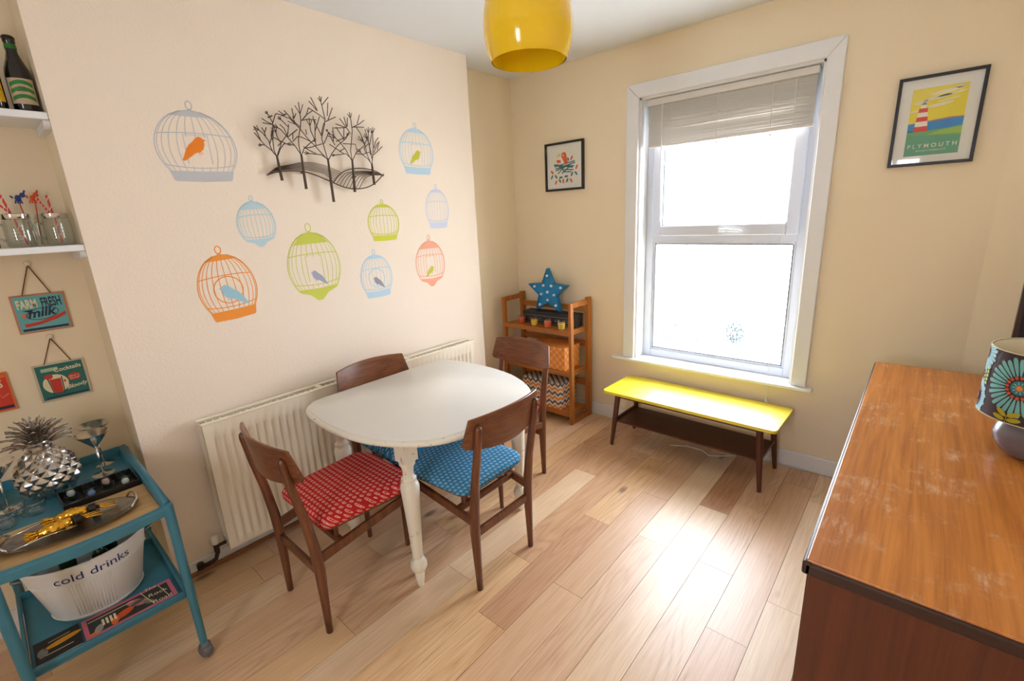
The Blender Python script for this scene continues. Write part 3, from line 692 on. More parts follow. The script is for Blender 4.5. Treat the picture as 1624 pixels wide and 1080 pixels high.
# ------------------------------------------------------------------ chairs (origin under the seat centre, facing +Y)
def rrect(hw0, hw1, y0, y1, r_, n=6):
    """rounded trapezoid outline: half-width hw0 at y0 (rear), hw1 at y1 (front)"""
    cs = [(-hw0, y0), (hw0, y0), (hw1, y1), (-hw1, y1)]; out = []
    for i in range(4):
        p = Vector(cs[i]); a = (Vector(cs[i-1])-p).normalized(); b = (Vector(cs[(i+1) % 4])-p).normalized()
        rr = r_ if isinstance(r_, (int, float)) else r_[i]
        A = p+a*rr; B = p+b*rr
        for k in range(n+1):
            t = k/n; out.append(tuple((1-t)**2*A+2*(1-t)*t*p+t*t*B))
    return out
def make_chair(label, fab, loc, rz):
    t = root('dining_chair', label, 'chair', loc, rz, 'mid-century dining chairs around the white table')
    # seat pad
    P = rrect(.182, .208, -.165, .235, (.045, .045, .075, .075), 7); n = len(P); V, F = [], []
    cx, cy = 0, .035
    lay = [(.93, .408), (.985, .414), (1.0, .426), (.995, .438), (.965, .448), (.88, .455), (.7, .460), (.4, .463)]
    for s_, z in lay: V += [(cx+(x-cx)*s_, cy+(y-cy)*s_, z) for x, y in P]
    for j in range(len(lay)-1):
        for i in range(n): k = (i+1) % n; F.append((j*n+i, j*n+k, (j+1)*n+k, (j+1)*n+i))
    V.append((cx, cy, .464)); c = len(V)-1; b0 = (len(lay)-1)*n
    F += [(b0+i, b0+(i+1) % n, c) for i in range(n)]; F.append(tuple(range(n))[::-1])
    part('seat', (V, F), fab, t, smooth=True)
    part('seat_board', prism(rrect(.165, .19, -.15, .22, .04, 3), .397, .409), M['chair'], t)
    for s_ in (-1, 1):
        # rear post: floor to back
        x = .163*s_
        part('rear_leg', tube([(x, -.198, 0), (x, -.196, .12), (x*1.0, -.194, .27), (x, -.199, .36), (x*1.0, -.213, .48), (x, -.238, .62), (x, -.2525, .715), (x, -.2545, .730), (x, -.255, .736)],
                              [.0115, .0145, .0185, .0185, .0165, .015, .0135, .010, .004], 12, 1.15), M['chair'], t, smooth=True)
        part('front_leg', tube([(.192*s_, .200, 0), (.188*s_, .198, .2), (.183*s_, .194, .408)], [.0105, .0145, .018], 12), M['chair'], t, auto=50)
        part('side_rail', bar((.165*s_, -.192, .312), (.184*s_, .19, .378), .018, .036), M['chair'], t, bev=.004)
        # seat bearer standing off the rail at the rear
        part('seat_spacer', tube([(.13*s_, -.10, .335), (.13*s_, -.10, .399)], .009, 10), M['chair'], t)
    part('front_rail', bar((-.178, .192, .380), (.178, .192, .380), .018, .034), M['chair'], t, bev=.004)
    part('rear_stretcher', bar((-.158, -.195, .258), (.158, -.195, .258), .018, .034), M['chair'], t, bev=.004)
    part('cross_rail', bar((-.165, -.10, .330), (.165, -.10, .330), .02, .028), M['chair'], t, bev=.004)
    # curved back panel
    NX, NZ = 24, 8; V, F = [], []
    def hwid(v):  # half width against height fraction
        return .193+.018*(1-v)/.86 if v >= .14 else .200+.011*math.sin(v/.14*PI/2)
    for side in (0, 1):
        for j in range(NZ+1):
            v = j/NZ
            for i in range(NX+1):
                u = -1+2*i/NX; x = u*hwid(v)
                zt = .774-.010*u*u; zl = .617+.026*abs(u)**2.2; z = zl+(zt-zl)*v
                y = -.293+.046*(x/.205)**2-.022*(v-.3)
                V.append((x, y+(.0055 if side else -.0055), z))
    m = (NX+1)*(NZ+1)
    for j in range(NZ):
        for i in range(NX):
            a = j*(NX+1)+i; q = (a, a+1, a+NX+2, a+NX+1); F.append(q[::-1]); F.append(tuple(m+k for k in q))
    for i in range(NX):
        F.append((i, i+1, m+i+1, m+i)); a = NZ*(NX+1)+i; F.append((a, m+a, m+a+1, a+1))
    for j in range(NZ):
        a = j*(NX+1); F.append((a, m+a, m+a+NX+1, a+NX+1)); a += NX; F.append((a, a+NX+1, m+a+NX+1, m+a))
    # backrest sits in front of the posts
    V = [(x, y+.030, z) for x, y, z in V]
    part('backrest', (V, F), M['back'], t, bev=.003, auto=40)
    return t
make_chair('walnut dining chair with red patterned seat nearest the camera at the table', M['redfab'], (.598, -2.053, 0), 0)
make_chair('walnut dining chair with bright blue seat at the window side of the table', M['bluefab'], (.862, -1.596, 0), R(90))
make_chair('walnut dining chair with blue seat squeezed between the table and radiator', M['bluefab'], (.402, -1.585, 0), R(-90))
make_chair('walnut dining chair with pinkish red seat in front of the wooden shelves', M['pinkfab'], (.570, -1.098, 0), R(180))

# ------------------------------------------------------------------ bench
bn = root('coffee_table', 'long low table with yellow top and dark shelf under the window', 'table', (1.315, -.222, 0), R(-1.2))
q_ = [(-.495, -.172), (-.47, -.178), (.455, -.178), (.475, -.172), (.492, .155), (.488, .172), (.47, .178), (-.47, .178), (-.49, .170), (-.495, .15)]
P = rrect(.178, .178, -.495, .495, .03, 5); P = [(y, x) for x, y in P][::-1]
part('tabletop', prism(P, .352, .370), M['yellow'], bn, bev=.002, auto=40)
part('frame_rail', join(bar((-.42, -.125, .338), (.42, -.125, .338), .018, .028), bar((-.42, .125, .338), (.42, .125, .338), .018, .028), bar((-.425, -.12, .338), (-.425, .12, .338), .018, .028), bar((.425, -.12, .338), (.425, .12, .338), .018, .028)), M['benchleg'], bn, bev=.002)
for sx in (-1, 1):
    for sy in (-1, 1):
        part('leg', tube([(.438*sx, .150*sy, 0), (.424*sx, .140*sy, .16), (.408*sx, .128*sy, .352)], [.0105, .0155, .0175], 14), M['benchleg'], bn, auto=50)
    part('shelf_rail', bar((.422*sx, -.135, .172), (.422*sx, .135, .172), .014, .022), M['benchleg'], bn, bev=.003)
part('shelf', bx(-.412, .412, -.135, .135, .160, .170), wood('dark_bench_shelf', (60, 30, 20), (92, 50, 34), .4, 0), bn, bev=.002)

cb = part('cable', tube([(1.18, -.17, .004), (1.27, -.12, .004), (1.36, -.115, .004), (1.42, -.16, .004), (1.47, -.13, .004), (1.55, -.06, .004), (1.68, -.03, .004), (1.9, -.025, .004)], .003, 6), M['cord'], smooth=True)
tag(at_base(cb), 'thin white cable lying on the floor beneath the yellow-topped table', 'cable')

# ------------------------------------------------------------------ shelf unit
su = root('wooden_shelf_unit', 'honey wood folding shelf unit with three shelves in the corner by the window', 'shelf', (.20, -.15, 0))
ux0, ux1, uy0, uy1, uh = -.105, .515, -.282, -.028, .875
for x in (ux0, ux1-.022):
    sf = su
    part('top_rail', bx(x, x+.022, uy0+.035, uy1-.04, uh-.035, uh), M['shelfw'], su, world=True, bev=.003); part('foot_rail', bx(x, x+.022, uy0+.035, uy1-.04, 0, .032), M['shelfw'], su, world=True, bev=.003)
    part('front_post', bx(x, x+.022, uy0, uy0+.035, 0, uh), M['shelfw'], sf, world=True, bev=.003)
    part('rear_post', bx(x-.004, x+.026, uy1-.042, uy1, 0, uh+.012), M['shelfw'], sf, world=True, bev=.003)
for z in (.680, .385, .085):
    part('shelf', bx(ux0+.023, ux1-.023, uy0+.012, uy1-.045, z-.014, z), M['shelfx'], su, world=True, bev=.003)
    part('front_rail', bx(ux0+.023, ux1-.023, uy0+.003, uy0+.011, z-.030, z+.002), M['shelfx'], su, world=True, bev=.002)
    for x in (ux0+.024, ux1-.036): part('shelf_cleat', bx(x, x+.012, uy0+.02, uy1-.05, z-.034, z-.0145), M['shelfx'], su, world=True)
for z in (.80, .545, .25):
    part('back_rail', bx(ux0+.022, ux1-.022, uy1-.03, uy1-.016, z-.02, z+.02), M['shelfx'], su, world=True, bev=.003)
# storage boxes
ob = root('storage_box', 'orange lattice patterned storage box on the middle shelf', 'box', (.285, -.165, .3855), 0, 'patterned storage boxes')
part('body', box(0, 0, .066, .315, .19, .132), M['lattice'], ob, bev=.003)
part('lid', box(0, 0, .150, .325, .20, .034), M['lattice'], ob, bev=.003)
cbx = root('storage_box', 'orange, white and grey chevron storage box on the bottom shelf', 'box', (.235, -.168, .0855), 0, 'patterned storage boxes')
part('body', box(0, 0, .080, .335, .19, .16), M['chevron'], cbx, bev=.003)
part('lid', box(0, 0, .180, .345, .20, .038), M['chevron'], cbx, bev=.003)
# black box
bb = root('slate_box', 'long black box with pale border on the top shelf under the star', 'box', (.245, -.125, .6805), R(3))
part('body', box(0, 0, .038, .45, .10, .076), M['slate'], bb, bev=.002)
part('lid', box(0, 0, .083, .456, .106, .014), M['slate'], bb, bev=.002)
whl = flat('chalk_border', (170, 168, 160))
fr = frame3((0, -.0506, 0), (1, 0, 0), (0, 0, 1), (0, -1, 0)); mm = Multi()
for a, b, c_, d in ((-.215, .215, .062, .064), (-.215, .215, .008, .011), (-.215, -.213, .008, .064), (.213, .215, .008, .064)): mm.add(rect2(fr, a, b, c_, d, .0002), whl)
for k in range(5):
    x = -.15+k*.075; mm.add(ribbon(fr, [(x-.025, .028), (x-.01, .034), (x+.005, .027), (x+.024, .033)], .003, .0003), whl); mm.add(ribbon(fr, [(x-.02, .042), (x+.02, .045)], .002, .0003), whl)
mm.build('border_print', bb)
# star
st = root('star_light', 'blue metal marquee star with white bulbs standing on the black box', 'star', (.205, -.105, .7712), R(4))
pts = []
for i in range(10):
    a = PI/2+i*PI/5; r_ = .172 if i % 2 == 0 else .078
    pts.append((r_*math.cos(a)*1.02, r_*math.sin(a)))
zmin = min(p[1] for p in pts); pts = [(x, y-zmin) for x, y in pts]; cz = -zmin
V = [(x, -.022, z) for x, z in pts]+[(x, .022, z) for x, z in pts]; n = 10
face = part('star_body', (V+[(0, .02, cz)], [(i, (i+1) % n, n+(i+1) % n, n+i) for i in range(n)]+[(n+i, n+(i+1) % n, 2*n) for i in range(n)]), M['starblue'], st)
so = face.modifiers.new('solid', 'SOLIDIFY'); so.thickness = .0015
V = [(x*.99, -.012, cz+(z-cz)*.99) for x, z in pts]+[(0, -.012, cz)]
part('star_face', (V, [(i, (i+1) % n, n) for i in range(n)]), M['starblue'], st)
bulbs = [(0, 0)]+[(.118*math.cos(PI/2+k*2*PI/5), .118*math.sin(PI/2+k*2*PI/5)) for k in range(5)]+[(.058*math.cos(-PI/2+k*2*PI/5), .058*math.sin(-PI/2+k*2*PI/5)) for k in range(5)]
for x, z in bulbs:
    o = part('star_bulb', tf(lathe([(.009, 0), (.0105, .005), (.0095, .011), (.005, .016), (0, .017)], 12, cap=False), Matrix.Rotation(R(90), 4, 'X')), M['bulb'], st, smooth=True); o.location = (x, -.012, cz+z)
# tealight glasses
wax = {'r': flat('red_orange_wax', (246, 96, 26), .4), 'y': flat('yellow_wax', (252, 208, 50), .4)}
for (x, y, c_, lb) in ((.040, -.225, 'r', 'orange-red candle in a glass, leftmost on the top shelf'), (.168, -.238, 'y', 'yellow candle in a glass, second from left on the top shelf'), (.288, -.238, 'r', 'orange-red candle in a glass, between the two yellow candles'), (.408, -.240, 'y', 'yellow candle in a glass, rightmost on the top shelf')):
    t = root('candle', lb, 'candle', (x, y, .6805), 0, 'small candles on the top shelf')
    part('wax', lathe([(0, .004), (.0225, .004), (.0255, .030), (.0265, .044), (0, .0445)], 20, cap=False), wax[c_], t, smooth=False, auto=50)
    part('glass', lathe([(0, .0), (.0245, .0), (.0295, .062)], 20, cap=False), M['jar'], t, auto=50)
    part('wick', tube([(0, 0, .042), (.001, 0, .050)], .001, 5), M['black'], t)

# ------------------------------------------------------------------ framed prints on the window wall
def picture(name, label, x0, x1, z0, z1, fw):
    t = root(name, label, 'picture', ((x0+x1)/2, 0, z0)); hw, hh = (x1-x0)/2, z1-z0
    part('frame', join(bx(-hw, -hw+fw, -.022, -.001, 0, hh), bx(hw-fw, hw, -.022, -.001, 0, hh), bx(-hw+fw, hw-fw, -.022, -.001, 0, fw), bx(-hw+fw, hw-fw, -.022, -.001, hh-fw, hh)), M['blackwood'], t, bev=.0015)
    part('mount', bx(-hw+fw*.8, hw-fw*.8, -.010, -.002, fw*.8, hh-fw*.8), flat('picture_mount', (238, 236, 226)), t)
    part('glass', bx(-hw+fw*.9, hw-fw*.9, -.0165, -.0155, fw*.9, hh-fw*.9), M['pglass'], t)
    return t, frame3((0, -.0105, hh/2), (1, 0, 0), (0, 0, 1), (0, -1, 0)), hw, hh
t, fr, hw, hh = picture('bird_nest_print', 'small black framed print of an orange bird in a nest', .138, .453, 1.610, 1.925, .014)
cT = flat('print_teal', (60, 118, 124)); cO = flat('print_orange', (232, 92, 36)); cG = flat('print_green', (84, 120, 84)); cL = flat('print_lime', (200, 206, 110)); cB = flat('print_grey_blue', (86, 104, 130)); cW = flat('print_cream', (246, 240, 224))
mm = Multi(); k = 0.0002
for a, b in (((-.085, .018), (.07, -.012)), ((-.08, .004), (.085, .028)), ((-.075, -.012), (.09, .018)), ((-.07, -.024), (.06, .012)), ((-.085, .010), (.08, -.004)), ((-.02, -.045), (.05, .0)), ((-.055, -.045), (.02, .01)), ((0, -.02), (.075, -.028)), ((-.015, -.034), (.06, -.040)), ((-.06, .02), (.0, -.03))):
    mm.add(ribbon(fr, [a, b], .0078, k), cT); k += .00004
mm.add(ell2(fr, -.003, .072, .021, .020, .0002), cO)
mm.add(poly2(fr, [(-.022, .060), (.016, .078), (.022, .055), (.030, .022), (.002, .014), (-.006, .035)], .0003), cO)
mm.add(ell2(fr, -.008, .072, .006, .006, .0005), cW); mm.add(ell2(fr, -.008, .072, .003, .003, .0006), M['black'])
mm.add(poly2(fr, [(-.022, .070), (-.034, .064), (-.021, .062)], .0004), cL)
mm.add(ell2(fr, -.044, .075, .016, .009, .0002, 12, .7), cL); mm.add(ell2(fr, -.046, .036, .020, .010, .0002, 12, -.2), cO); mm.add(ell2(fr, -.018, .03, .012, .008, .0002, 12, .5), cW)
mm.add(ell2(fr, .033, .043, .013, .006, .0002, 12, 2), cT)
for x, y, a, c_ in ((.060, .048, 1.0, cO), (.100, -.012, 1.1, cO), (.095, -.052, 2.3, cT), (.062, -.055, 1.0, cB), (.055, -.095, 2.2, cO), (.022, -.092, 1.1, cT), (.015, -.066, .1, cG), (-.010, -.095, 1.57, cO), (-.038, -.092, 2.2, cG), (-.030, -.070, .1, cT), (-.072, -.10, 1.1, cO), (-.070, -.062, 2.2, cT), (-.105, -.062, 1.0, cT), (-.103, -.030, 2.3, cO)):
    mm.add(ell2(fr, x, y, .0165, .0070, .0003, 12, a), c_)
mm.build('print', t)
t, fr, hw, hh = picture('lighthouse_poster', 'black framed travel poster of a red and white lighthouse', 2.056, 2.334, 1.585, 1.944, .012)
mm = Multi(); W2 = .088; H2 = .134; yo = -.004
pY = flat('poster_yellow', (240, 222, 60)); pG = flat('poster_green', (112, 178, 120)); pB = flat('poster_sea_blue', (30, 140, 214)); pC = flat('poster_cloud', (236, 232, 206)); pR = flat('poster_red', (226, 60, 50)); pP = flat('poster_coast', (170, 120, 150)); pT = flat('poster_teal_strip', (96, 168, 136)); pL = flat('poster_lime', (160, 200, 90))
mm.add(rect2(fr, -W2, W2, -.03+yo, H2+yo, .0002), pY)
mm.add(poly2(fr, [(-W2, -.040), (W2, -.034), (W2, .004), (-W2, -.006)], .0003), pB)
mm.add(poly2(fr, [(-.05, -.004), (.0, .002), (.05, .006), (W2, .004), (W2, .001), (-.05, -.006)], .0004), pP)
mm.add(rect2(fr, -W2, W2, -H2+yo, -.036, .0003), pT); mm.add(poly2(fr, [(-W2, -.052), (W2, -.070), (W2, -.030), (.0, -.040), (-W2, -.040)], .0004), pG)
mm.add(poly2(fr, [(-.02, -.056), (W2, -.062), (W2, -.034), (.02, -.042)], .0005), pL)
for cx, cy, rx, ry in ((.02, .108, .05, .006), (-.005, .088, .045, .006), (.04, .096, .045, .004), (.06, .118, .012, .006), (.0, .058, .05, .006), (-.055, .075, .025, .008), (.03, .075, .035, .003), (-.06, .045, .03, .004)): mm.add(ell2(fr, cx, cy, rx, ry, .0004, 16, .14), pC)
def seg(z0, z1, m_):
    def hwid(z): return .0235-.011*(z+.040)/.105
    mm.add(poly2(fr, [(-.045-hwid(z0), z0), (-.045+hwid(z0), z0), (-.045+hwid(z1), z1), (-.045-hwid(z1), z1)], .0006), m_)
for i, (a, b) in enumerate(((-.040, -.020), (-.020, 0), (0, .018), (.018, .036), (.036, .048))): seg(a, b, pR if i % 2 == 0 else cW)
mm.add(rect2(fr, -.060, -.030, .048, .052, .0007), pR); mm.add(rect2(fr, -.0535, -.0365, .052, .066, .0007), cW); mm.add(rect2(fr, -.0535, -.0365, .066, .069, .0008), flat('poster_slate', (90, 100, 104)))
mm.add(poly2(fr, [(-.053, .069), (-.037, .069), (-.045, .078)], .0008), pT)
mm.add(txt(fr, text2('P L Y M O U T H', .0235, 0, -.1075, sx=.95, bold=.006), .0008), cW)
mm.add(txt(fr, text2('BRITAIN\'S OCEAN CITY', .0085, 0, -.122, sx=1.1), .0008), cW)
mm.build('print', t)

# ------------------------------------------------------------------ wall decals (vinyl, flat on the chimney breast)
frL = frame3((.0012, 0, 0), (0, 1, 0), (0, 0, 1), (1, 0, 0))
def cage(label, name_m, rgb, cx, zb_, zt_, hw_, base='band', tilt=0, birdc=None, bflip=1, door=None, skew=0, bh=None, bs=1):
    t = root('birdcage_decal', label, 'wall decal', (.0012, cx, zb_), 0, 'birdcage wall stickers', rot=(R(tilt), 0, 0))
    m_ = flat(name_m, rgb, .7); fr = frame3((0, 0, 0), (0, 1, 0), (0, 0, 1), (1, 0, 0)); Ht = zt_-zb_
    ringr = .05*Ht; top = Ht-2*ringr*1.3; b0 = (.13 if base == 'band' else .17)*Ht; mm = Multi()
    def wdt(t_):
        if t_ > .38: q = (t_-.38)/.62; return hw_*math.sqrt(max(1-q*q, 0))*.97*(1-.03*q)+hw_*.03
        return hw_*(1-.22*((.38-t_)/.38)**2)
    def X(u, t_): return u*wdt(t_)+skew*t_*hw_
    NB = 6
    for i in range(-NB, NB+1):
        u = math.sin(i/NB*PI/2*.94)/math.sin(PI/2*.94)
        pts = [(X(u, t_), b0+(top-b0)*t_) for t_ in [k/14*.985 for k in range(15)]]
        if door == 'rect' and abs(i) <= 1:
            pts1 = [p for p in pts if p[1] <= b0+(top-b0)*.12]; pts2 = [p for p in pts if p[1] >= b0+(top-b0)*.55]
            for pp in (pts1, pts2):
                if len(pp) > 1: mm.add(ribbon(fr, pp, .0032, .0001), m_)
        else: mm.add(ribbon(fr, pts, .0038 if abs(i) == NB else .0028, .0001), m_)
    for t_ in (.10, .60): mm.add(ribbon(fr, [(X(u, t_), b0+(top-b0)*t_-.012*(1-u*u)*(1 if t_ < .3 else -.6)) for u in [k/8-1 for k in range(17)]], .0036, .0002), m_)
    if door == 'rect':
        w1 = hw_*.30; mm.add(ribbon(fr, [(-w1, b0+(top-b0)*.12), (-w1, b0+(top-b0)*.60), (w1, b0+(top-b0)*.60), (w1, b0+(top-b0)*.12)], .0034, .0003), m_)
    if door == 'round': mm.add(ribbon(fr, [(hw_*.5*math.cos(a*PI/12), b0+(top-b0)*.36+hw_*.5*math.sin(a*PI/12)) for a in range(24)], .0042, .0003, True), m_)
    wb = wdt(0)
    if base == 'band':
        mm.add(poly2(fr, [(-wb*.88, 0), (-wb*.94, .015*Ht)]+[(-wb*1.03, b0), (0, b0-.008*Ht), (wb*1.03, b0), (wb*.94, .015*Ht), (wb*.88, 0), (0, -.012*Ht)], .0004), m_)
    else:
        mm.add(poly2(fr, [(-wb*1.03, b0), (-wb*.9, b0-.04*Ht), (-wb*.45, b0-.085*Ht), (-wb*.28, b0-.13*Ht), (-wb*.12, 0), (wb*.12, 0), (wb*.28, b0-.13*Ht), (wb*.45, b0-.085*Ht), (wb*.9, b0-.04*Ht), (wb*1.03, b0), (0, b0-.015*Ht)], .0004), m_)
    # solid dome cap and ring
    c0 = .80 if base != 'band' else .90
    cap = [(X(-1, t_), b0+(top-b0)*t_) for t_ in (c0, .93, .98)]+[(skew*hw_, top+.012*Ht)]+[(X(1, t_), b0+(top-b0)*t_) for t_ in (.98, .93, c0)]
    cap = [(x*(.9 if abs(x) > .001 else 1), z) for x, z in cap]; mm.add(poly2(fr, cap, .0005), m_)
    mm.add(ribbon(fr, [(skew*hw_+ringr*.7*math.cos(a*PI/9), top+.012*Ht+ringr+ringr*math.sin(a*PI/9)) for a in range(18)], .0042, .0005, True), m_)
    mm.build('cage', t)
    if birdc:
        nm, c_ = birdc; bm_ = flat(nm, c_, .7); s_ = hw_*.42*bs; y0 = b0+(top-b0)*(bh if bh else .18)+s_*.55; mb = Multi(); f = bflip
        body = [(-.95, .0), (-.70, .34), (-.35, .62), (-.05, .95), (.25, 1.1), (.52, .98), (.62, .74), (.60, .40), (.45, .02), (.15, -.26), (-.25, -.34), (-.62, -.62), (-1.25, -1.05), (-1.45, -1.0)]
        mb.add(poly2(fr, [(x*s_*f, y0+y*s_) for x, y in body], .0007), bm_)
        mb.add(poly2(fr, [(.58*s_*f, y0+.9*s_), (.82*s_*f, y0+.80*s_), (.60*s_*f, y0+.72*s_)], .0007), bm_)
        mb.add(ribbon(fr, [(.05*s_*f, y0-.28*s_), (.08*s_*f, y0-.5*s_)], .002, .0007), bm_); mb.add(ribbon(fr, [(.25*s_*f, y0-.2*s_), (.28*s_*f, y0-.48*s_)], .002, .0007), bm_)
        mb.build('bird', t)
    return t
cage('large grey birdcage wall sticker holding an orange bird', 'decal_grey', (196, 195, 196), -2.122, 1.650, 1.950, .142, 'band', 1, ('decal_bird_orange', (240, 130, 20)), 1, 'rect', 0, .26, .72)
cage('empty pale blue birdcage wall sticker between the grey and green cages', 'decal_sky', (190, 214, 220), -1.950, 1.375, 1.598, .080, 'pedestal', 3, None)
cage('small empty lime green birdcage wall sticker below the metal trees', 'decal_lime', (206, 206, 50), -1.302, 1.360, 1.578, .098, 'band', 0, None)
cage('pale blue birdcage wall sticker with a lime bird, high right of the metal trees', 'decal_blue', (186, 212, 226), -1.036, 1.712, 1.986, .118, 'band', -1, ('decal_bird_lime', (200, 196, 50)), 1, 'rect', 0, .16, .72)
cage('small empty lavender grey birdcage wall sticker at the far right', 'decal_lavender', (208, 211, 226), -.918, 1.408, 1.664, .088, 'band', 0, None)
cage('orange birdcage wall sticker holding a pale blue bird', 'decal_orange', (246, 152, 52), -2.108, 1.082, 1.398, .114, 'band', 4, ('decal_bird_sky', (160, 200, 214)), -1, 'round', 0, .14, .95)
cage('large lime green birdcage wall sticker holding a grey bird', 'decal_green', (204, 208, 80), -1.716, 1.098, 1.474, .132, 'pedestal', 2, ('decal_bird_grey', (166, 170, 190)), -1, 'rect', 0, .10, .62)
cage('pale blue birdcage wall sticker with a grey bird, low in the middle', 'decal_blue', (186, 212, 226), -1.384, 1.062, 1.322, .098, 'band', 1, ('decal_bird_slate', (150, 152, 164)), -1, 'round', 0, .14, .72)
cage('salmon pink birdcage wall sticker with a lime bird', 'decal_salmon', (244, 168, 136), -1.006, 1.066, 1.376, .110, 'pedestal', 0, ('decal_bird_lime', (200, 196, 50)), 1, 'rect', 0, .10, .62)

# ------------------------------------------------------------------ metal trees: traced in the plane of the wall through the camera's measured rays
CAMP = Vector((2.23713, -2.81431, 1.45514))
def wallpt(px, py, X=.022):
    d = _r*((px-812)/739.18)-_u*((py-540)/739.18)+_f; t = (X-CAMP.x)/d.x; return CAMP+d*t
def tp(x, y, X=.022): return wallpt(380+x/5.683, 140+y/5.683, X)
tr = root('metal_tree_sculpture', 'bronze wire wall sculpture of five bare trees on hills', 'wall sculpture', (.022, -1.58, 1.62))
trees = [
 dict(t=[(385, 832), (335, 615)], X=.030, l=[[(335, 615), (310, 560), (300, 480), (302, 390), (298, 310), (265, 250), (232, 205)], [(298, 315), (320, 240), (330, 228)], [(335, 615), (290, 560), (225, 510), (168, 510)], [(225, 510), (190, 470), (132, 398)], [(310, 590), (280, 530), (262, 470), (205, 400), (125, 342)], [(190, 468), (150, 380), (128, 344)], [(345, 610), (365, 550), (400, 500), (470, 505)], [(302, 480), (285, 430), (292, 375)], [(298, 325), (250, 320), (208, 310)], [(298, 325), (240, 300), (200, 270)], [(340, 600), (375, 500), (340, 440), (305, 330)], [(240, 450), (225, 400), (200, 352)], [(225, 400), (240, 352)], [(345, 520), (390, 470), (440, 400)], [(270, 510), (290, 440), (295, 380)]]),
 dict(t=[(602, 908), (555, 605)], X=.036, l=[[(555, 605), (535, 520), (530, 450), (548, 350), (552, 290), (530, 125)], [(555, 600), (500, 520), (440, 450), (370, 370), (300, 330)], [(440, 450), (400, 360), (362, 325)], [(430, 440), (440, 350), (390, 300), (345, 255)], [(440, 350), (440, 325)], [(500, 515), (420, 500), (300, 440)], [(565, 590), (580, 545), (640, 490), (690, 460)], [(548, 350), (490, 300), (400, 198)], [(490, 270), (470, 180)], [(490, 270), (508, 225)], [(552, 290), (610, 280), (690, 285)], [(565, 285), (600, 240), (660, 200)], [(520, 435), (500, 460), (480, 480)], [(435, 270), (380, 240), (330, 228)], [(400, 240), (350, 203)], [(440, 435), (520, 370)], [(470, 410), (500, 390)], [(480, 460), (480, 400)]]),
 dict(t=[(850, 1025), (795, 645)], X=.042, l=[[(795, 645), (770, 560), (740, 450), (765, 330), (770, 280), (740, 150), (718, 70)], [(742, 150), (798, 80)], [(770, 280), (720, 240), (620, 175)], [(700, 200), (640, 80)], [(700, 205), (655, 150), (622, 115)], [(620, 175), (600, 245), (570, 280)], [(790, 640), (700, 540), (620, 460), (540, 360), (440, 260)], [(795, 640), (740, 600), (650, 590), (580, 580)], [(690, 590), (630, 560), (575, 525)], [(760, 500), (790, 430), (800, 400), (780, 370)], [(745, 500), (650, 530), (590, 540)], [(690, 520), (680, 470), (640, 380), (625, 265)], [(680, 470), (680, 340), (660, 250)], [(680, 390), (720, 255)], [(805, 640), (830, 590), (880, 520), (960, 450), (980, 400)], [(775, 300), (865, 258)], [(795, 290), (835, 175)], [(790, 250), (795, 130)], [(735, 430), (750, 350), (762, 310)], [(740, 430), (700, 350), (670, 280)], [(640, 480), (560, 440), (520, 435)], [(605, 420), (595, 370)]]),
 dict(t=[(1040, 935), (1015, 655)], X=.036, l=[[(1015, 655), (1000, 560), (1010, 460), (1015, 380), (1005, 300), (988, 215)], [(1010, 650), (960, 560), (900, 480), (800, 395)], [(860, 515), (800, 400)], [(845, 480), (840, 350)], [(1010, 640), (960, 590), (880, 600), (830, 605)], [(1020, 645), (1050, 580), (1120, 520), (1160, 430), (1160, 350)], [(1050, 590), (1110, 595), (1170, 575)], [(1015, 350), (1060, 350), (1120, 352)], [(1020, 352), (1080, 320), (1122, 288)], [(1060, 320), (1080, 240)], [(1000, 410), (960, 350), (900, 270)], [(965, 345), (940, 258)], [(970, 345), (972, 265)], [(960, 355), (865, 320)], [(960, 355), (850, 358)], [(940, 590), (880, 550), (810, 505)], [(900, 570), (950, 540)], [(1060, 580), (1045, 505), (930, 498)], [(940, 460), (900, 400), (870, 350)], [(940, 470), (940, 360)], [(985, 400), (960, 440), (870, 480)]]),
 dict(t=[(1215, 870), (1192, 690)], X=.030, l=[[(1192, 690), (1200, 600), (1205, 520), (1200, 430), (1200, 350)], [(1190, 685), (1160, 640), (1110, 600), (1060, 545)], [(1180, 670), (1150, 600), (1130, 510), (1070, 430)], [(1130, 510), (1090, 410), (1050, 350)], [(1195, 640), (1180, 560), (1160, 480), (1125, 410)], [(1160, 480), (1160, 380)], [(1205, 600), (1250, 560), (1285, 525)], [(1210, 580), (1240, 500), (1260, 480)], [(1212, 540), (1225, 480), (1250, 445)], [(1180, 600), (1170, 520), (1190, 420), (1190, 380)], [(1240, 555), (1255, 490)], [(1150, 440), (1130, 370)], [(1140, 590), (1120, 540), (1160, 500)]]),
]
rt = random.Random(9)
for T in trees:
    X = T['X']; (x0, y0), (x1, y1) = T['t']
    tk = part('tree_trunk', tube([tp(x0, y0, X), tp((x0+x1)/2, (y0+y1)/2, X), tp(x1, y1-12, X)], [.0068, .0062, .0045], 8), M['iron'], tr, world=True, auto=50)
    gs = []
    for L_ in T['l']:
        gs.append(tube([tp(a, b, X+rt.uniform(-.003, .003)) for a, b in L_], .0021, 5))
        # twigs fork off near the tips
        if len(L_) > 3:
            (a, b), (c_, d_) = L_[-2], L_[-1]
            for s_ in (-1, 1):
                mx, my = a+(c_-a)*.35, b+(d_-b)*.35; ex, ey = mx+(c_-a)*.5-(d_-b)*.22*s_, my+(d_-b)*.5+(c_-a)*.22*s_
                gs.append(tube([tp(mx, my, X), tp(ex, ey, X)], .0017, 5))
    part('tree_branches', join(*gs), M['iron'], tk, world=True, smooth=True)
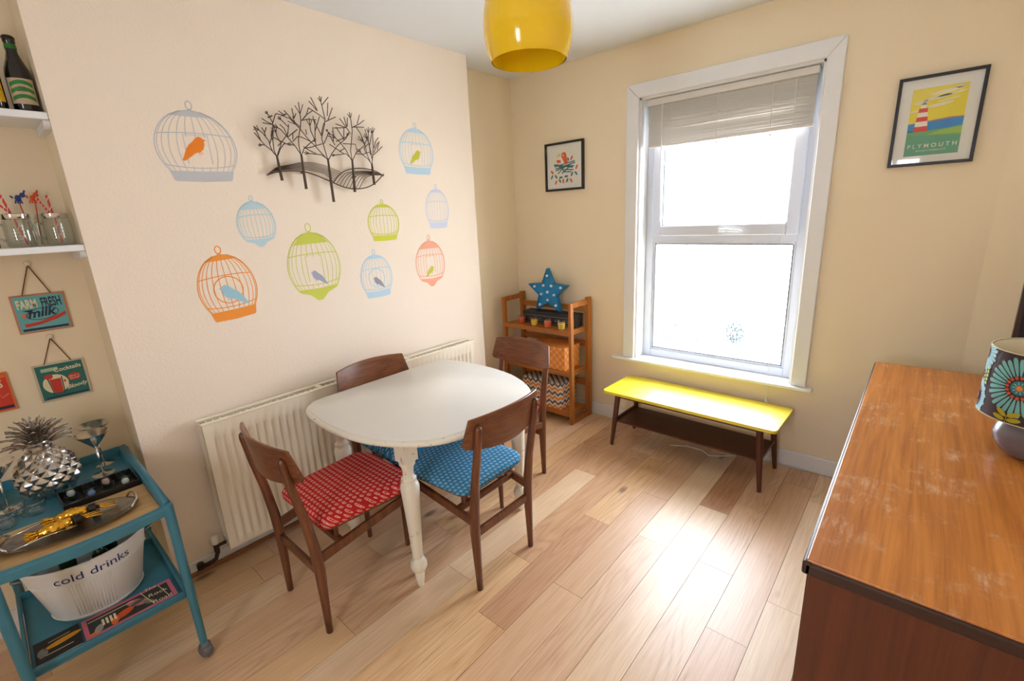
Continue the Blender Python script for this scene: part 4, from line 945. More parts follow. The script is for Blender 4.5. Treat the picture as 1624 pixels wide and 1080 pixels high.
def quad(p0, p1, p2, n=14): return [((1-t)**2*p0[0]+2*(1-t)*t*p1[0]+t*t*p2[0], (1-t)**2*p0[1]+2*(1-t)*t*p1[1]+t*t*p2[1]) for t in [i/n for i in range(n+1)]]
def catm(P, n=8):
    out = []
    for i in range(len(P)-1):
        p0, p1, p2, p3 = P[max(i-1, 0)], P[i], P[i+1], P[min(i+2, len(P)-1)]
        for k in range(n):
            t = k/n; out.append(tuple(.5*((2*p1[j])+(-p0[j]+p2[j])*t+(2*p0[j]-5*p1[j]+4*p2[j]-p3[j])*t*t+(-p0[j]+3*p1[j]-3*p2[j]+p3[j])*t**3) for j in (0, 1)))
    out.append(P[-1]); return out
gs = []
lower = [(245, 782), (340, 755), (450, 745), (570, 750), (690, 785), (820, 840), (940, 890), (1040, 907), (1140, 895), (1220, 855), (1300, 772)]
gs.append(tube([tp(a, b, .022) for a, b in catm(lower)], .0028, 6))
for i in range(7):
    t = i/6; e = (925-75*t, 765+78*t)
    pk = [(245, 782), (330, 745-28*(1-t)), (450, 690+42*t), (600, 667+68*t), (760, 695+75*t), e]
    gs.append(tube([tp(a, b, .022) for a, b in catm(pk)], .0015, 5))
part('hill_wires', join(*gs), M['iron'], tr, world=True, smooth=True)
gs = []
up = [(850, 845), (890, 790), (950, 745), (1040, 722), (1140, 725), (1230, 750), (1300, 790)]
gs.append(tube([tp(a, b, .022) for a, b in catm(up)], .0026, 6))
for i in range(8):
    t = (i+1)/8.5; s0 = (850+240*t, 845+(62 if t > .5 else 62*t*1.6)); gs.append(tube([tp(a, b, .022) for a, b in catm([s0, (s0[0]+45, 790+60*t*.6), (s0[0]+115-40*t, 750+50*t), (1180+30*t, 745+40*t), (1295, 785)])], .0015, 5))
part('hill_wires', join(*gs), M['iron'], tr, world=True, smooth=True)
part('wall_stud', join(*[tube([(.0015, p.y, p.z), (.04, p.y, p.z)], .003, 6) for p in (tp(275, 255), tp(400, 240), tp(570, 760), tp(1030, 800))]), M['iron'], tr, world=True)

# ------------------------------------------------------------------ left alcove shelves and what stands on them
for z0, z1, lb in ((1.834, 1.857, 'white painted alcove shelf, the upper one holding beer bottles'), (1.408, 1.430, 'white painted alcove shelf, the lower one holding glass jars')):
    t = root('alcove_shelf', lb, 'shelf', (-.1, -2.95, z0), 0, 'white alcove shelves')
    part('shelf_board', bx(AL2+.001, -.002, -3.6, B2-.001, z0, z1), M['gloss'], t, world=True, bev=.003)
    n = 8; P = [(-.02, z0)]+[(-.02-.0+.0, z0)]+[(AL2+.02, z0)]
    Q = [(-.010, z0-.001), (AL2+.004, z0-.001), (AL2+.004, z0-.028)]+[(-.035+.025*math.sin(a*PI/2/n), z0-.028+.0+.020*(1-math.cos(a*PI/2/n))) for a in range(n+1)]
    V = [(x, B2-.001, z) for x, z in Q]+[(x, B2-.018, z) for x, z in Q]; m = len(Q)
    part('shelf_batten', (V, [tuple(range(m)), tuple(range(m, 2*m))[::-1]]+[(i, (i+1) % m, m+(i+1) % m, m+i) for i in range(m)]), M['gloss'], t, world=True)
def bottle(label, y, x, lab, h=.232, gr=True):
    t = root('beer_bottle', label, 'bottle', (x, y, 1.8575), 0, 'beer bottles on the top alcove shelf')
    part('glass_body', lathe([(0, .0), (.031, .0), (.034, .006), (.034, .115), (.031, .135), (.020, .165), (.0145, .185), (.0135, .212), (.0155, .215), (.0155, .225)], 32, cap=True), M['bottle'], t, smooth=False, auto=40)
    part('crown_cap', lathe([(.0165, .2255), (.0165, .231), (.013, .235)], 20), M['black'], t, auto=40)
    part('neck_foil', lathe([(.0152, .196), (.0145, .210)], 24, cap=False), M['capfoil'] if gr else flat('yellow_label', (236, 184, 20)), t, smooth=True)
    def fr(u, v, k=0): r_ = .0345+k; a = math.atan2(-2.814-y, 2.237-x)+u/.034; return (r_*math.cos(a), r_*math.sin(a), v)
    mm = Multi(); n = 16
    base = flat('cream_label', (206, 180, 150)) if gr else flat('yellow_label', (236, 184, 20))
    for i in range(n): a, b = -.036+.072*i/n, -.036+.072*(i+1)/n; mm.add(poly2(fr, [(a, .028), (b, .028), (b, .105), (a, .105)], 0), base)
    if gr:
        g_ = flat('green_label_band', (54, 140, 60)); dk = flat('dark_label_text', (60, 40, 50))
        for z_ in (.036, .058, .078):
            for i in range(8):
                a, b = -.03+.06*i/8, -.03+.06*(i+1)/8; za = z_+.010*math.sin(i/8*3); zb2 = z_+.010*math.sin((i+1)/8*3)
                mm.add(poly2(fr, [(a, za), (b, zb2), (b, zb2+.012), (a, za+.012)], .0003), g_)
        for k_, z_ in enumerate((.072, .062)):
            tt = text2('ALE' if k_ == 0 else 'BEER', .010, 0, z_+.002); mm.add(txt(fr, tt, .0006), dk)
    else:
        rd_ = flat('red_label_text', (150, 50, 30)); mm.add(txt(fr, text2('ALE', .014, .012, .086), .0006), rd_); mm.add(txt(fr, text2('BEER', .019, .010, .062, bold=.02), .0006), rd_); mm.add(rect2(fr, -.03, .03, .040, .044, .0006), rd_)
    mm.build('label', t); return t
bottle('dark beer bottle with green striped label on the upper alcove shelf', -2.577, -.088, 'g')
bottle('dark beer bottle with yellow label at the edge of the upper alcove shelf', -2.655, -.080, 'y', gr=False)
def straw(p, q, parent):
    p, q = Vector(p), Vector(q); o = part('straw', tube([p, q], .0032, 8), M['redstraw'], parent)
    d = (q-p); L = d.length; t = d.normalized(); a = t.orthogonal().normalized(); b = t.cross(a); pts = [p+d*(i/60)+(a*math.cos(i*.55)+b*math.sin(i*.55))*.0028 for i in range(61)]
    part('straw_stripe', tube(pts, .0013, 4), M['wstraw'], o, smooth=True)
def mug(label, y, x, hd, straws):
    t = root('mason_jar', label, 'jar', (x, y, 1.4305), 0, 'glass jar mugs with striped straws')
    part('jar_glass', lathe([(0, .0), (.032, .0), (.037, .006), (.038, .03), (.038, .075), (.034, .092), (.0325, .105)], 32, cap=False), M['jar'], t, smooth=True)
    part('lid', join(lathe([(.035, .093), (.036, .095), (.036, .108), (.033, .1105), (.008, .1105), (.006, .109)], 32, cap=False)), M['silver'], t, auto=40)
    part('handle', tube([(hd*.0+.0, s_*.036, z_) for s_, z_ in ((-1, .075), (-1.45, .078), (-1.7, .06), (-1.6, .035), (-1.0, .022))], .0045, 8), M['jar'], t, smooth=True)
    part('embossing', join(*[tube([(.037*math.cos(a), .037*math.sin(a), .02+i*.011), (.0385*math.cos(a+.2), .0385*math.sin(a+.2), .022+i*.011)], .0016, 5) for i in range(5) for a in (-.5, -.2, .1)]), M['jar'], t, smooth=True)
    for s_ in straws: straw(*s_, t)
    return t
mug('glass jar mug with silver lid and striped straws, the left one on the lower shelf', -2.686, -.085, 1, [((.004, .012, .008), (-.006, -.018, .172)), ((-.004, -.006, .11), (.006, -.045, .165))])
mug('glass jar mug with silver lid and striped straws beside the chimney corner', -2.588, -.085, 1, [((.004, .002, .01), (0, -.006, .170)), ((0, -.01, .11), (.0, -.034, .166))])
t = root('drink_stirrer', 'blue and orange animal topped drink stirrers standing in a glass behind the jars', 'stirrer', (-.160, -2.640, 1.4305))
part('glass_tumbler', lathe([(0, 0), (.024, 0), (.028, .11)], 24, cap=False), M['jar'], t, auto=40)
def critter(y, z, m_, s_):
    g = join(tf(lathe([(0, -1), (.55, -.8), (.8, 0), (.5, .8), (0, 1)], 12, cap=False), Matrix.Translation((0, y, z)) @ Matrix.Scale(.014*s_, 4)), tf(lathe([(0, -1), (.7, -.6), (.9, 0), (.6, .7), (0, 1)], 10, cap=False), Matrix.Translation((0, y+.016*s_, z+.010)) @ Matrix.Scale(.009, 4)),
             *[tube([(0, y+a*.004, z-.006), (0, y+a*.006, z-.018)], .0022, 5) for a in (-1.6, -.5, .5, 1.4)], tube([(0, y+.02*s_, z+.014), (0, y+.026*s_, z+.026)], .003, 5), tube([(0, y-.012, z), (0, y-.022*s_, z+.008)], .003, 5))
    return g
s1 = part('stirrer_stick', tube([(0, -.008, .006), (0, -.020, .15)], .0016, 6), M['redstraw'], t); part('blue_animal', critter(-.020, .165, 0, .8), flat('blue_plastic', (50, 70, 150), .3), t, smooth=True)
s2 = part('stirrer_stick', tube([(0, .006, .006), (0, .020, .15)], .0016, 6), M['redstraw'], t); part('orange_animal', critter(.016, .166, 0, .65), flat('orange_plastic', (226, 80, 30), .3), t, smooth=True)
t = root('small_bottle', 'small dark bottle with pale blue label at the left edge of the lower shelf', 'bottle', (-.075, -2.765, 1.4305))
part('glass_body', lathe([(0, 0), (.024, 0), (.026, .005), (.026, .07), (.02, .085), (.011, .1), (.011, .12)], 24), M['bottle'], t, auto=40)
mm = Multi()
def fr(u, v, k=0): r_ = .0265+k; a = -.02+u/.026; return (r_*math.cos(a), r_*math.sin(a), v)
for i in range(8): a = -.03+.06*i/8; mm.add(poly2(fr, [(a, .015), (a+.0075, .015), (a+.0075, .05), (a, .05)]), flat('pale_blue_label', (120, 190, 224)))
mm.add(rect2(fr, -.008, .006, .026, .038, .0004), flat('label_yellow', (236, 196, 60))); mm.build('label', t)

# ------------------------------------------------------------------ hanging signs in the alcove
def sign(label, y0, y1, z0, z1, hook, art, border, tilt, face):
    X = AL2+.004; cy, cz = (y0+y1)/2, (z0+z1)/2; hw, hh = (y1-y0)/2, (z1-z0)/2
    t = root('hanging_sign', label, 'sign', (X, cy, cz), 0, 'small retro signs hanging in the alcove', rot=(R(tilt), 0, 0))
    part('sign_board', bx(0, .004, -hw, hw, -hh, hh), flat(*border), t, bev=.0015)
    fr = frame3((.0045, 0, 0), (0, 1, 0), (0, 0, 1), (1, 0, 0)); mm = Multi(); mm.add(rect2(fr, -hw+.006, hw-.006, -hh+.006, hh-.006), flat(*face)); art(mm, fr, hw, hh); mm.build('sign_print', t)
    if hook:
        hy, hz = 0, hook-cz
        for s_ in (-1, 1): part('string', tube([(.003, hy, hz), (.004, s_*hw*.52, hh-.002)], .0018, 6), M['string'], t)
        part('hook', join(lathe([(.0, 0), (.009, .0), (.008, .006), (0, .007)], 16)), M['ceramic'], t).matrix_local = Matrix.Translation((0, hy, hz+.006)) @ Matrix.Rotation(R(90), 4, 'Y')
    return t
cream = ('sign_cream', (236, 220, 180)); navy_ = ('sign_navy', (34, 50, 74)); red_ = ('sign_red', (200, 60, 44))
def art1(mm, fr, hw, hh):
    mm.add(txt(fr, text2('FARM', .044, -hw*.46, hh*.30, sx=.50, bold=.03, rot=.03), .0003), flat(*cream)); mm.add(txt(fr, text2('FRESH', .048, hw*.44, hh*.30, sx=.42, bold=.03, rot=.03), .0003), flat(*navy_))
    mm.add(ribbon(fr, [(hw*.02+hw*.60*math.cos(a*PI/12), -hh*.04+hh*.30*math.sin(a*PI/12)+.06*hw*math.cos(a*PI/12)) for a in range(24)], .0022, .0003, True), flat(*navy_))
    mm.add(txt(fr, text2('milk', .044, hw*.02, -hh*.18, shear=.35, bold=.03, rot=.08), .0005), flat(*navy_))
    mm.add(poly2(fr, [(-hw*.75, -hh*.50), (-hw*.2, -hh*.45), (hw*.5, -hh*.22), (hw*.85, -hh*.05), (hw*.88, -hh*.22), (hw*.5, -hh*.42), (-hw*.2, -hh*.62), (-hw*.72, -hh*.68)], .0004), flat(*red_))
    mm.add(ell2(fr, -hw*.66, -hh*.08, .008, .008, .0003), flat('sign_rose', (226, 120, 96))); mm.add(poly2(fr, [(-hw*.7, hh*.18), (-hw*.3, hh*.22), (-hw*.35, hh*.06)], .0003), flat(*navy_))
    mm.add(rect2(fr, -hw*.85, hw*.85, -hh*.88, -hh*.76, .0003), flat(*navy_))
sign('blue hanging tin sign reading FARM FRESH milk on the alcove wall', -2.758, -2.613, 1.122, 1.262, 1.366, art1, ('sign_copper_border', (196, 130, 96)), 0, ('sign_aqua', (104, 178, 180)))
def art2(mm, fr, hw, hh):
    mm.add(ell2(fr, -hw*.30, -hh*.12, hw*.50, hh*.50, .0003), flat(*cream))
    mm.add(poly2(fr, [(-hw*.52, hh*.14), (-hw*.06, hh*.14), (-hw*.10, -hh*.62), (-hw*.44, -hh*.62)], .0005), flat(*red_)); mm.add(ribbon(fr, [(-hw*.56, hh*.2), (-hw*.46, -hh*.66), (-hw*.06, -hh*.66), (-hw*.02, hh*.22)], .003, .0006), flat(*navy_))
    mm.add(ell2(fr, -hw*.50, hh*.30, .012, .010, .0006), flat(*red_)); mm.add(ell2(fr, hw*.06, -hh*.05, .003, .005, .0006), flat(*red_))
    mm.add(ell2(fr, hw*.46, hh*.08, hw*.26, hh*.20, .0003, 16, .1), flat(*red_)); mm.add(txt(fr, text2('Have a', .011, hw*.45, hh*.09, shear=.2, rot=.08), .0006), flat(*cream)); mm.add(txt(fr, text2('Drink!', .011, hw*.47, -hh*.04, shear=.2, rot=.08), .0006), flat(*cream))
    mm.add(rect2(fr, -hw*.72, -hw*.08, hh*.58, hh*.76, .0003), flat('sign_mint', (170, 196, 160))); mm.add(txt(fr, text2('Cocktails', .021, hw*.30, hh*.52, rot=.06, bold=.02), .0004), flat(*cream))
    mm.add(txt(fr, text2('Bloody', .021, hw*.50, -hh*.48, shear=.3, rot=.12, bold=.02), .0004), flat(*cream)); mm.add(rect2(fr, -hw*.8, hw*.85, -hh*.86, -hh*.78, .0003), flat(*navy_))
sign('dark green hanging tin cocktail sign showing a red drink in a glass', -2.758, -2.613, .855, 1.000, 1.094, art2, ('sign_pale_border', (206, 190, 164)), 0, ('sign_green', (44, 112, 104)))
def art3(mm, fr, hw, hh):
    mm.add(txt(fr, text2('AS', .042, hw*.52, hh*.25, sx=.7, bold=.02), .0004), flat(*cream)); mm.add(poly2(fr, [(hw*.1, -hh*.5), (hw*.45, hh*.1), (hw*.55, hh*.05), (hw*.2, -hh*.5)], .0004), flat(*cream))
    mm.add(ribbon(fr, [(hw*.3, -hh*.25), (hw*.55, -hh*.1), (hw*.6, -hh*.28), (hw*.85, -hh*.12)], .003, .0005), flat('sign_pink', (230, 140, 130))); mm.add(rect2(fr, -hw*.9, hw*.9, -hh*.86, -hh*.72, .0004), flat(*navy_)); mm.add(rect2(fr, -hw*.9, hw*.9, hh*.74, hh*.88, .0004), flat('sign_orange', (230, 120, 40)))
sign('red and orange hanging tin sign cut off by the left edge of the photo', -2.970, -2.822, .857, 1.000, 1.10, art3, ('sign_orange_border', (226, 120, 60)), 0, ('sign_scarlet', (214, 62, 40)))

# ------------------------------------------------------------------ drinks trolley
CX0, CX1, CY0, CY1, CZ = -.135, .515, -2.965, -2.585, .615
ct = root('drinks_trolley', 'teal painted two-tier drinks trolley on castors in the alcove', 'trolley', (.19, -2.775, 0))
# upper tray with a raised rim
def rimtray(z, h, t_=.008, sag=0):
    return join(bx(CX0, CX1, CY0, CY1, z, z+.006), bx(CX0, CX1, CY0, CY0+t_, z, z+h), bx(CX0, CX1, CY1-t_, CY1, z, z+h), bx(CX0, CX0+t_, CY0+t_, CY1-t_, z, z+h))
ut = part('upper_tray', rimtray(CZ-.03, .042), M['teal'], ct, world=True, bev=.003)
n = 12; V = []
for i in range(n+1):
    t_ = i/n; y = CY0+(CY1-CY0)*t_; dz = -.010*math.sin(PI*t_); V += [(CX1-.004, y, CZ-.032+dz*1.4), (CX1+.014, y, CZ-.030+dz*1.4), (CX1+.016, y, CZ-.002+dz), (CX1-.004, y, CZ+.002+dz)]
F = [(i*4+k, i*4+(k+1) % 4, i*4+4+(k+1) % 4, i*4+4+k) for i in range(n) for k in range(4)]+[(3, 2, 1, 0), (n*4, n*4+1, n*4+2, n*4+3)]
part('front_bar', (V, F), M['teal'], ct, world=True, bev=.003)
part('tray_panel', bx(.262, CX1-.008, CY0+.009, CY1-.009, CZ-.0235, CZ-.012), M['panelw'], ut, world=True)
lt = part('lower_tray', join(bx(CX0+.17, CX1-.04, CY0, CY1, .244, .250), bx(CX1-.052, CX1-.04, CY0, CY1, .236, .262), bx(CX0+.17, CX1-.04, CY1-.006, CY1, .244, .275), bx(CX0+.17, CX0+.176, CY0, CY1, .244, .275)), M['teal'], ct, world=True, bev=.002)
for y in (CY0-.006, CY1+.006):
    for x, xt in ((CX1+.0, CX1+.006), (CX0+.03, CX0+.02)):
        lg = part('leg', tube([(x-.008, y, .055), (x, y, .3), (xt, y, CZ+.004)], [.0115, .0135, .0145], 12), M['teal'], ct, world=True, auto=50)
        cs = part('castor', join(tf(lathe([(0, -.012), (.021, -.014), (.026, -.008), (.026, .008), (.021, .014), (0, .012)], 20, cap=False), Matrix.Translation((x-.008, y, .026)) @ Matrix.Rotation(R(90), 4, 'X') @ Matrix.Rotation(R(20), 4, 'Y')), lathe([(.019, .036), (.019, .050), (.012, .060)], 16, x-.008, y)), M['rubber'], lg, world=True, auto=40)
    part('side_rail', tube([(CX0+.02, y, CZ+.010), (.2, y, CZ+.012), (CX1, y, CZ+.008)], .010, 10), M['teal'], ct, world=True, smooth=True)
    part('side_brace', tube([(CX1-.02, y, CZ-.04), (CX1-.05, y, .42), (CX1-.062, y, .262)], .007, 8), M['teal'], ct, world=True, smooth=True)
    part('lower_rail', bar((CX0+.03, y, .255), (CX1-.005, y, .255), .008, .022), M['teal'], ct, world=True)

# tub on the lower tray
tubr = root('drinks_tub', 'oval white enamel tub lettered cold drinks on the lower trolley tray', 'tub', (.236, -2.780, .2505))
A0, B0, A1, B1_, HT = .105, .118, .135, .165, .212
def oval(a, b, z, n=56): return [(a*math.cos(2*PI*i/n), b*math.sin(2*PI*i/n), z) for i in range(n)]
def ovloft(layers, n=56, cap0=True):
    V, F = [], []
    for a, b, z in layers: V += oval(a, b, z, n)
    for j in range(len(layers)-1):
        for i in range(n): k = (i+1) % n; F.append((j*n+i, j*n+k, (j+1)*n+k, (j+1)*n+i))
    if cap0: F.append(tuple(range(n))[::-1])
    return V, F
lay = [(A0-.004, B0-.004, 0), (A0, B0, .006), (A0+.001, B0+.002, .012), (A1, B1_, HT), (A1-.002, B1_-.002, HT), (A0-.002, B0-.002, .008)]
V, F = ovloft(lay); n = 56; F.append(tuple(5*n+i for i in range(n)))
part('tub_body', (V, F), M['tub'], tubr, auto=40)
def tubfr(u, v, k=0):      # u = arc metres from the +X point, v = height
    t_ = v/HT; a, b = A0+(A1-A0)*t_, B0+(B1_-B0)*t_; th = u/((a+b)/2*1.05)+.0
    nx, ny = math.cos(th)*b, math.sin(th)*a; L = math.hypot(nx, ny); return (a*math.cos(th)+nx/L*(.0008+k), b*math.sin(th)+ny/L*(.0008+k), v)
part('rim', tube([tuple(c) for c in oval(A1, B1_, HT, 48)]+[(A1, 0, HT)], .0035, 8), M['tub'], tubr, smooth=True)
for zz_ in (.150, .012): part('bead', tube([tubfr(s_*.01*((A0+A1)*.5+.0), zz_) for s_ in range(-170, 171, 5)], .0018, 6), M['tub'], tubr, smooth=True)
gs = [tube([tubfr(-.06+i*.0075, .02, 0), tubfr(-.065+i*.0085, .145, 0)], .0006, 4) for i in range(13)]
part('ribs', join(*gs), M['tub'], tubr, smooth=True)
tt = text2('cold drinks', .040, 0, .160, sx=1.08)
part('lettering', ([tubfr(a, b) for a, b in tt[0]], tt[1]), M['navy'], tubr)
for s_ in (-1, 1): part('handle', tube([(-.03, s_*(B1_-.008), HT-.03), (-.03, s_*(B1_+.012), HT-.022), (.03, s_*(B1_+.012), HT-.022), (.03, s_*(B1_-.008), HT-.03)], .003, 6), M['silverd'], tubr, smooth=True)
part('green_bottle', join(*[lathe([(.022, .03), (.022, .17), (.010, .19)], 16, x_, y_) for x_, y_ in ((-.02, -.05), (.03, .03), (-.03, .06))]), flat('dark_green_glass', (24, 52, 20), .15), tubr, auto=40)
bo = bpy.data.objects['green_bottle']; bo.name = 'tub_contents'
# magazines
def magazine(label, x0, x1, y0, y1, z, cover, art, th=.006, rot=0):
    cx, cy = (x0+x1)/2, (y0+y1)/2; t = root('magazine', label, 'magazine', (cx, cy, z), R(rot), 'magazines on the lower trolley tray'); hx, hy = (x1-x0)/2, (y1-y0)/2
    part('pages', box(0, 0, th/2, hx*2-.003, hy*2-.003, th-.001), M['white'], t); part('cover', box(0, 0, th-.0006, hx*2, hy*2, .0012), flat(*cover), t)
    fr = frame3((0, 0, th+.0003), (0, 1, 0), (-1, 0, 0), (0, 0, 1)); mm = Multi(); art(mm, fr, hy, hx); mm.build('cover_print', t); return t
def mpink(mm, fr, a, b):
    mm.add(rect2(fr, -a+.012, a-.012, -b+.012, b-.012, .0001), flat('cover_dark', (44, 48, 44)))
    for i, (x, y, r_, c_) in enumerate(((-.02, -.02, .030, (226, 84, 30)), (-.045, -.048, .02, (232, 110, 40)), (.02, .02, .034, (200, 120, 120)), (.02, .02, .020, (80, 90, 90)), (-.085, -.05, .022, (150, 150, 140)), (.045, -.03, .018, (120, 130, 100)), (-.10, -.075, .014, (230, 120, 40)))):
        mm.add(ell2(fr, x, y*.52, r_*1.0, r_*.5, .0002+i*.00005, 14, .4+i), flat('cover_blob_%d' % i, c_))
    mm.add(rect2(fr, -a+.014, a*.1, b*.50, b*.56, .0004), flat(*cream))
    for k_ in range(4): mm.add(rect2(fr, -.075+k_*.010, -.069+k_*.010, -.02, .014, .0005), flat(*cream))
    mm.add(ribbon(fr, [(.035, b*.95), (.055, -b*.75)], .002, .0006), flat(*cream)); mm.add(ribbon(fr, [(.085, b*.8), (.098, -b*.75)], .002, .0006), flat(*cream))
    mm.add(txt(fr, text2('The', .022, .062, .045, shear=.2), .0006), flat(*cream)); mm.add(txt(fr, text2('Rock', .026, .075, -.0, rot=-.1), .0006), flat(*cream)); mm.add(txt(fr, text2('Road', .026, .078, -.045, rot=-.1), .0006), flat(*cream))
magazine('pink edged magazine with a busy food cover beside the white tub', .350, .461, -2.845, -2.605, .2565, ('cover_pink', (206, 104, 128)), mpink, .008)
bpy.data.objects['magazine'].location.z = .2505
def mblk(mm, fr, a, b):
    mm.add(ell2(fr, .012, .008, .045, .012, .0003, 16, .15), flat('cover_amber', (214, 150, 20))); mm.add(ell2(fr, -.035, -.01, .012, .022, .0003, 12), flat('cover_grey', (130, 130, 126)))
    mm.add(rect2(fr, -a+.01, a-.02, -b*.55, -b*.50, .0003), flat(*cream)); mm.add(ribbon(fr, [(-.02, b*.5), (.03, b*.6)], .002, .0004), flat(*cream))
magazine('black magazine with an amber shape on its cover at the trolley front', .352, .461, -2.955, -2.850, .2505, ('cover_black', (24, 22, 22)), mblk, .012)

# things on the upper tray
TZ = CZ-.0235; TP = CZ-.0115
pa = root('pineapple_ornament', 'large silver metal pineapple ornament with diamond studs on the trolley', 'ornament', (.035, -2.805, TZ))
NU, NV = 144, 74; V, F = [], []
for j in range(NV+1):
    v = j/NV; z = .003+.165*v; e = math.sin(PI*min(max(.14+.80*v, 0), 1))**.62; r_ = .080*e
    for i in range(NU):
        u = i/NU; a = u*12+v*4.6; b = u*12-v*4.6
        da = abs((a % 1)-.5)*2; db_ = abs((b % 1)-.5)*2; st_ = 1-max(da, db_)
        rr = r_+.0095*st_; V.append((rr*math.cos(2*PI*u), rr*math.sin(2*PI*u), z))
for j in range(NV):
    for i in range(NU): k = (i+1) % NU; F.append((j*NU+i, j*NU+k, (j+1)*NU+k, (j+1)*NU+i))
F.append(tuple(range(NU))[::-1]); F.append(tuple(NV*NU+i for i in range(NU)))
part('pineapple_body', (V, F), M['castsilver'], pa, auto=18)
cr = part('crown', lathe([(.030, .160), (.034, .175), (.026, .20), (.014, .235), (0, .25)], 20, cap=False), M['castsilver'], pa, smooth=True)
rl = random.Random(2)
for ringi, (cnt, zr, ln, el) in enumerate(((13, .172, .085, 12), (13, .184, .085, 24), (12, .197, .080, 38), (10, .210, .070, 54), (6, .222, .06, 72))):
    for i in range(cnt):
        a = 2*PI*(i+ringi*.5)/cnt+rl.uniform(-.08, .08); e0 = R(el+rl.uniform(-5, 5)); L_ = ln*rl.uniform(.9, 1.1); V = []; m = 6
        p = Vector((.018*math.cos(a), .018*math.sin(a), zr)); d_ = e0+.5; side = Vector((-math.sin(a), math.cos(a), 0))
        for k in range(m+1):
            t_ = k/m; w_ = .0105*math.sin(PI*(.25+.75*t_))**.8*(1 if t_ < 1 else 0); c_ = Vector((0, 0, 1))
            V += [tuple(p-side*w_+c_*.002), tuple(p-c_*.0022), tuple(p+side*w_+c_*.002)]
            d_ = e0+.55-1.0*t_; p = p+Vector((math.cos(a)*math.cos(d_), math.sin(a)*math.cos(d_), math.sin(d_)))*L_/m
        F = []
        for k in range(m): b = k*3; F += [(b, b+1, b+4, b+3), (b+1, b+2, b+5, b+4)]
        o = part('leaf', (V, F), M['castsilver'], cr, smooth=True); so = o.modifiers.new('solid', 'SOLIDIFY'); so.thickness = .0012
def martini(label, x, y, s_=1):
    t = root('martini_glass', label, 'glass', (x, y, TZ), 0, 'silver martini glasses')
    part('bowl', lathe([(.0, .108), (.006, .112), (.052*s_, .168), (.0505*s_, .168), (.004, .1135), (0, .113)], 36, cap=False), M['silver'], t, auto=50)
    part('stem', lathe([(.0032, .006), (.003, .06), (.0045, .108)], 12), M['silver'], t, smooth=True)
    part('foot', lathe([(.034, 0), (.034, .002), (.010, .005), (.0032, .010)], 32), M['silver'], t, auto=50)
martini('silver martini glass in front of its twin by the chimney corner', .020, -2.668)
martini('silver martini glass standing behind its twin against the alcove wall', -.084, -2.650)
martini('silver martini glass at the left edge of the photo by the pineapple', .055, -2.917)
# low black tray with little glass bottles
bt = root('black_tray', 'narrow black serving tray holding small glass shot glasses', 'tray', (.190, -2.700, TZ), R(2))
part('tray_base', box(0, 0, .003, .130, .196, .006), M['black'], bt, bev=.002)
part('tray_rim', join(box(.064, 0, .015, .004, .200, .030), box(-.064, 0, .015, .004, .200, .030), box(0, .099, .015, .124, .004, .030), box(0, -.099, .015, .124, .004, .030)), M['black'], bt, bev=.0015)
ip = 0
for i in range(2):
    for j in range(4):
        x, y = .190-.030+i*.058, -2.700-.070+j*.046
        t = root('shot_glass', 'clear shot glass in the black tray, %s row, %s from the chimney corner' % (('wall-side', 'front')[i], ('last', 'third', 'second', 'first')[j]), 'glass', (x, y, TZ+.0065), 0, 'shot glasses in the black tray')
        part('tumbler', lathe([(0, .005), (.014, .005), (.015, 0), (.019, .040), (.0186, .0405)], 20, cap=False), M['jar'], t, auto=40)
        if (i+j) % 2 == 0: part('glass_bead', lathe([(0, .008), (.008, .010), (.0115, .019), (.008, .028), (0, .030)], 14, cap=False), flat(['bead_clear', 'bead_blue', 'bead_pink'][j % 3], [(210, 214, 214), (120, 140, 180), (214, 170, 160)][j % 3], .15), t, smooth=True)
# glass cups
for i, (x, y, lb) in enumerate(((.165, -2.858, 'clear glass cup directly behind the oval silver tray, beside the black tray'), (.118, -2.902, 'clear glass cup at the foot of the pineapple ornament'), (.195, -2.925, 'clear glass cup at the trolley edge behind the tray handle'))):
    t = root('glass_cup', lb, 'cup', (x, y, TZ), 0, 'clear glass cups on the trolley')
    part('cup_body', lathe([(0, 0), (.018, 0), (.024, .010), (.030, .045), (.0295, .0455)], 28, cap=False), M['jar'], t, smooth=True)
    hx, hy = (.6, -.8) if i == 0 else (.9, .4); part('handle', tube([(.027*hx*k_, .027*hy*k_, z_) for k_, z_ in ((1.0, .036), (1.5, .038), (1.65, .024), (1.3, .010), (.85, .010))], .0028, 8), M['jar'], t, smooth=True)
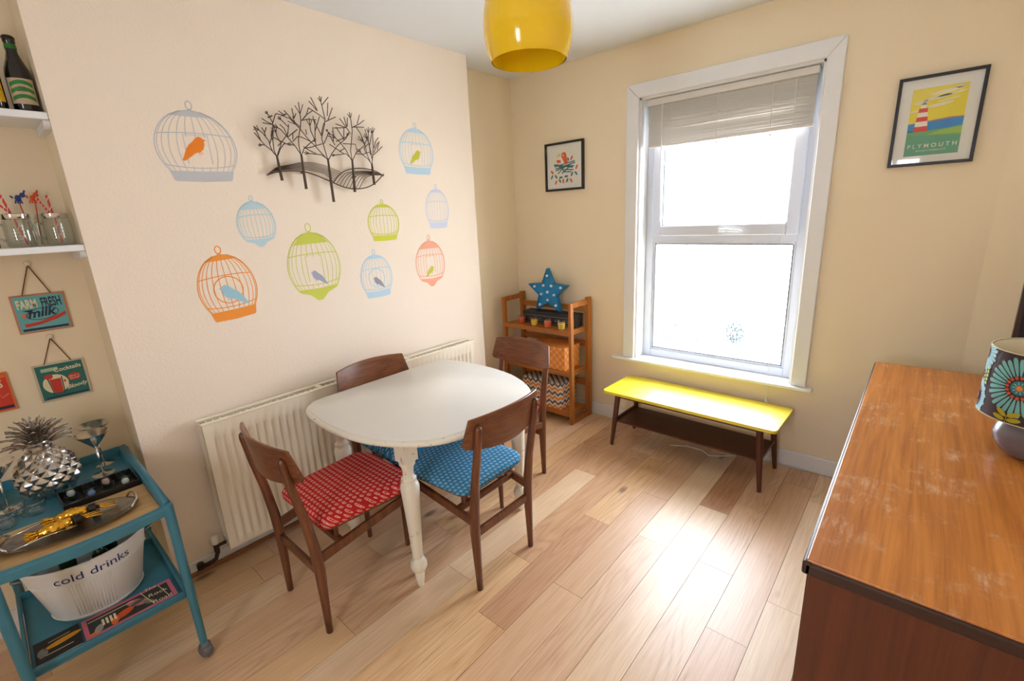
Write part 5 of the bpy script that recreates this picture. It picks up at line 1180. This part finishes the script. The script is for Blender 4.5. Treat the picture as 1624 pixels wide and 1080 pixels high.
# oval silver tray with handles
ot = root('silver_tray', 'oval silver serving tray with handles on the trolley front', 'tray', (.388, -2.790, TP), R(-4))
V, F = ovloft([(.063, .128, 0), (.064, .129, .002), (.072, .138, .008), (.094, .160, .012), (.095, .161, .0135), (.072, .139, .0095), (.063, .128, .0035)], 56, True); F.append(tuple(6*56+i for i in range(56)))
part('tray_dish', (V, F), M['silverd'], ot, auto=40)
for s_ in (-1, 1):
    part('handle', tube([(.082*c_, s_*(.135+.022*e_), .014+.016*h_) for c_, e_, h_ in ((-.62, 0, 0), (-.58, .5, .8), (-.35, .9, 1), (0, 1, 1), (.35, .9, 1), (.58, .5, .8), (.62, 0, 0))], .0036, 8), M['silver'], ot, smooth=True)
def gpine(label, x, y, rz):
    t = root('gold_pineapple', label, 'ornament', (x, y, TP+.0045), R(rz), 'small gold pineapples on the silver tray'); t.scale = (1.4, 1.4, 1.4)
    NU, NV = 40, 24; V, F = [], []; 
    for j in range(NV+1):
        v = j/NV; e = math.sin(PI*(.08+.86*v))**.7
        for i in range(NU):
            u = i/NU; da = abs(((u*8+v*4) % 1)-.5)*2; db_ = abs(((u*8-v*4) % 1)-.5)*2; rr = .0135*e+.0018*(1-max(da, db_))
            V.append((rr*math.cos(2*PI*u), -.028+.056*v, .0155+rr*math.sin(2*PI*u)))
    for j in range(NV):
        for i in range(NU): k = (i+1) % NU; F.append((j*NU+i, j*NU+k, (j+1)*NU+k, (j+1)*NU+i))
    F += [tuple(range(NU))[::-1], tuple(NV*NU+i for i in range(NU))]
    part('fruit', (V, F), M['gold'], t, auto=25)
    gs = []
    for k in range(12):
        a = 2*PI*k/12; el = .35+(k % 3)*.25; gs.append(tube([(0.003*math.cos(a), -.027, .0155+.003*math.sin(a)), (.012*math.cos(a)*el, -.037, .0155+.012*math.sin(a)*el), (.019*math.cos(a)*el, -.048-.003*(k % 2), .0155+.013*math.sin(a)*el)], [.0034, .0028, .0006], 5))
    part('leaf_tuft', join(*gs), M['gold'], t, smooth=True)
    part('black_collar', tf(lathe([(.0105, -.006), (.0105, .006)], 16), Matrix.Translation((0, .033, .0155)) @ Matrix.Rotation(R(90), 4, 'X')), M['black'], t, auto=40)
    part('pick', join(*[tube([(d_, .037, .0155), (d_*2.6, .072, .010)], .0018, 6) for d_ in (-.005, 0, .005)]), M['gold'], t, smooth=True)
gpine('small gold pineapple lying nearest the front of the silver tray', .408, -2.825, 4)
gpine('small gold pineapple lying behind its twin on the silver tray', .362, -2.785, -6)
for i, (a, b, lb) in enumerate((((.352, -2.93), (.325, -2.775), 'silver spoon lying across the back of the oval tray'), ((.445, -2.92), (.432, -2.795), 'silver spoon lying along the front of the oval tray'))):
    t = root('spoon', lb, 'spoon', (a[0], a[1], TP+.016), 0, 'silver spoons on the oval tray'); d = (b[0]-a[0], b[1]-a[1])
    part('spoon_handle', tube([(0, 0, .006), (d[0]*.5, d[1]*.5, .009), (d[0]*.85, d[1]*.85, .004)], .0022, 8), M['silver'], t, smooth=True)
    part('spoon_bowl', tf(lathe([(0, -.5), (.6, -.35), (1, .0), (1, .1), (.55, -.2), (0, -.3)], 16, cap=False), Matrix.Translation((d[0]*.97, d[1]*.97, .005)) @ Matrix.Diagonal((.009, .014, .008, 1))), M['silver'], t, smooth=True)
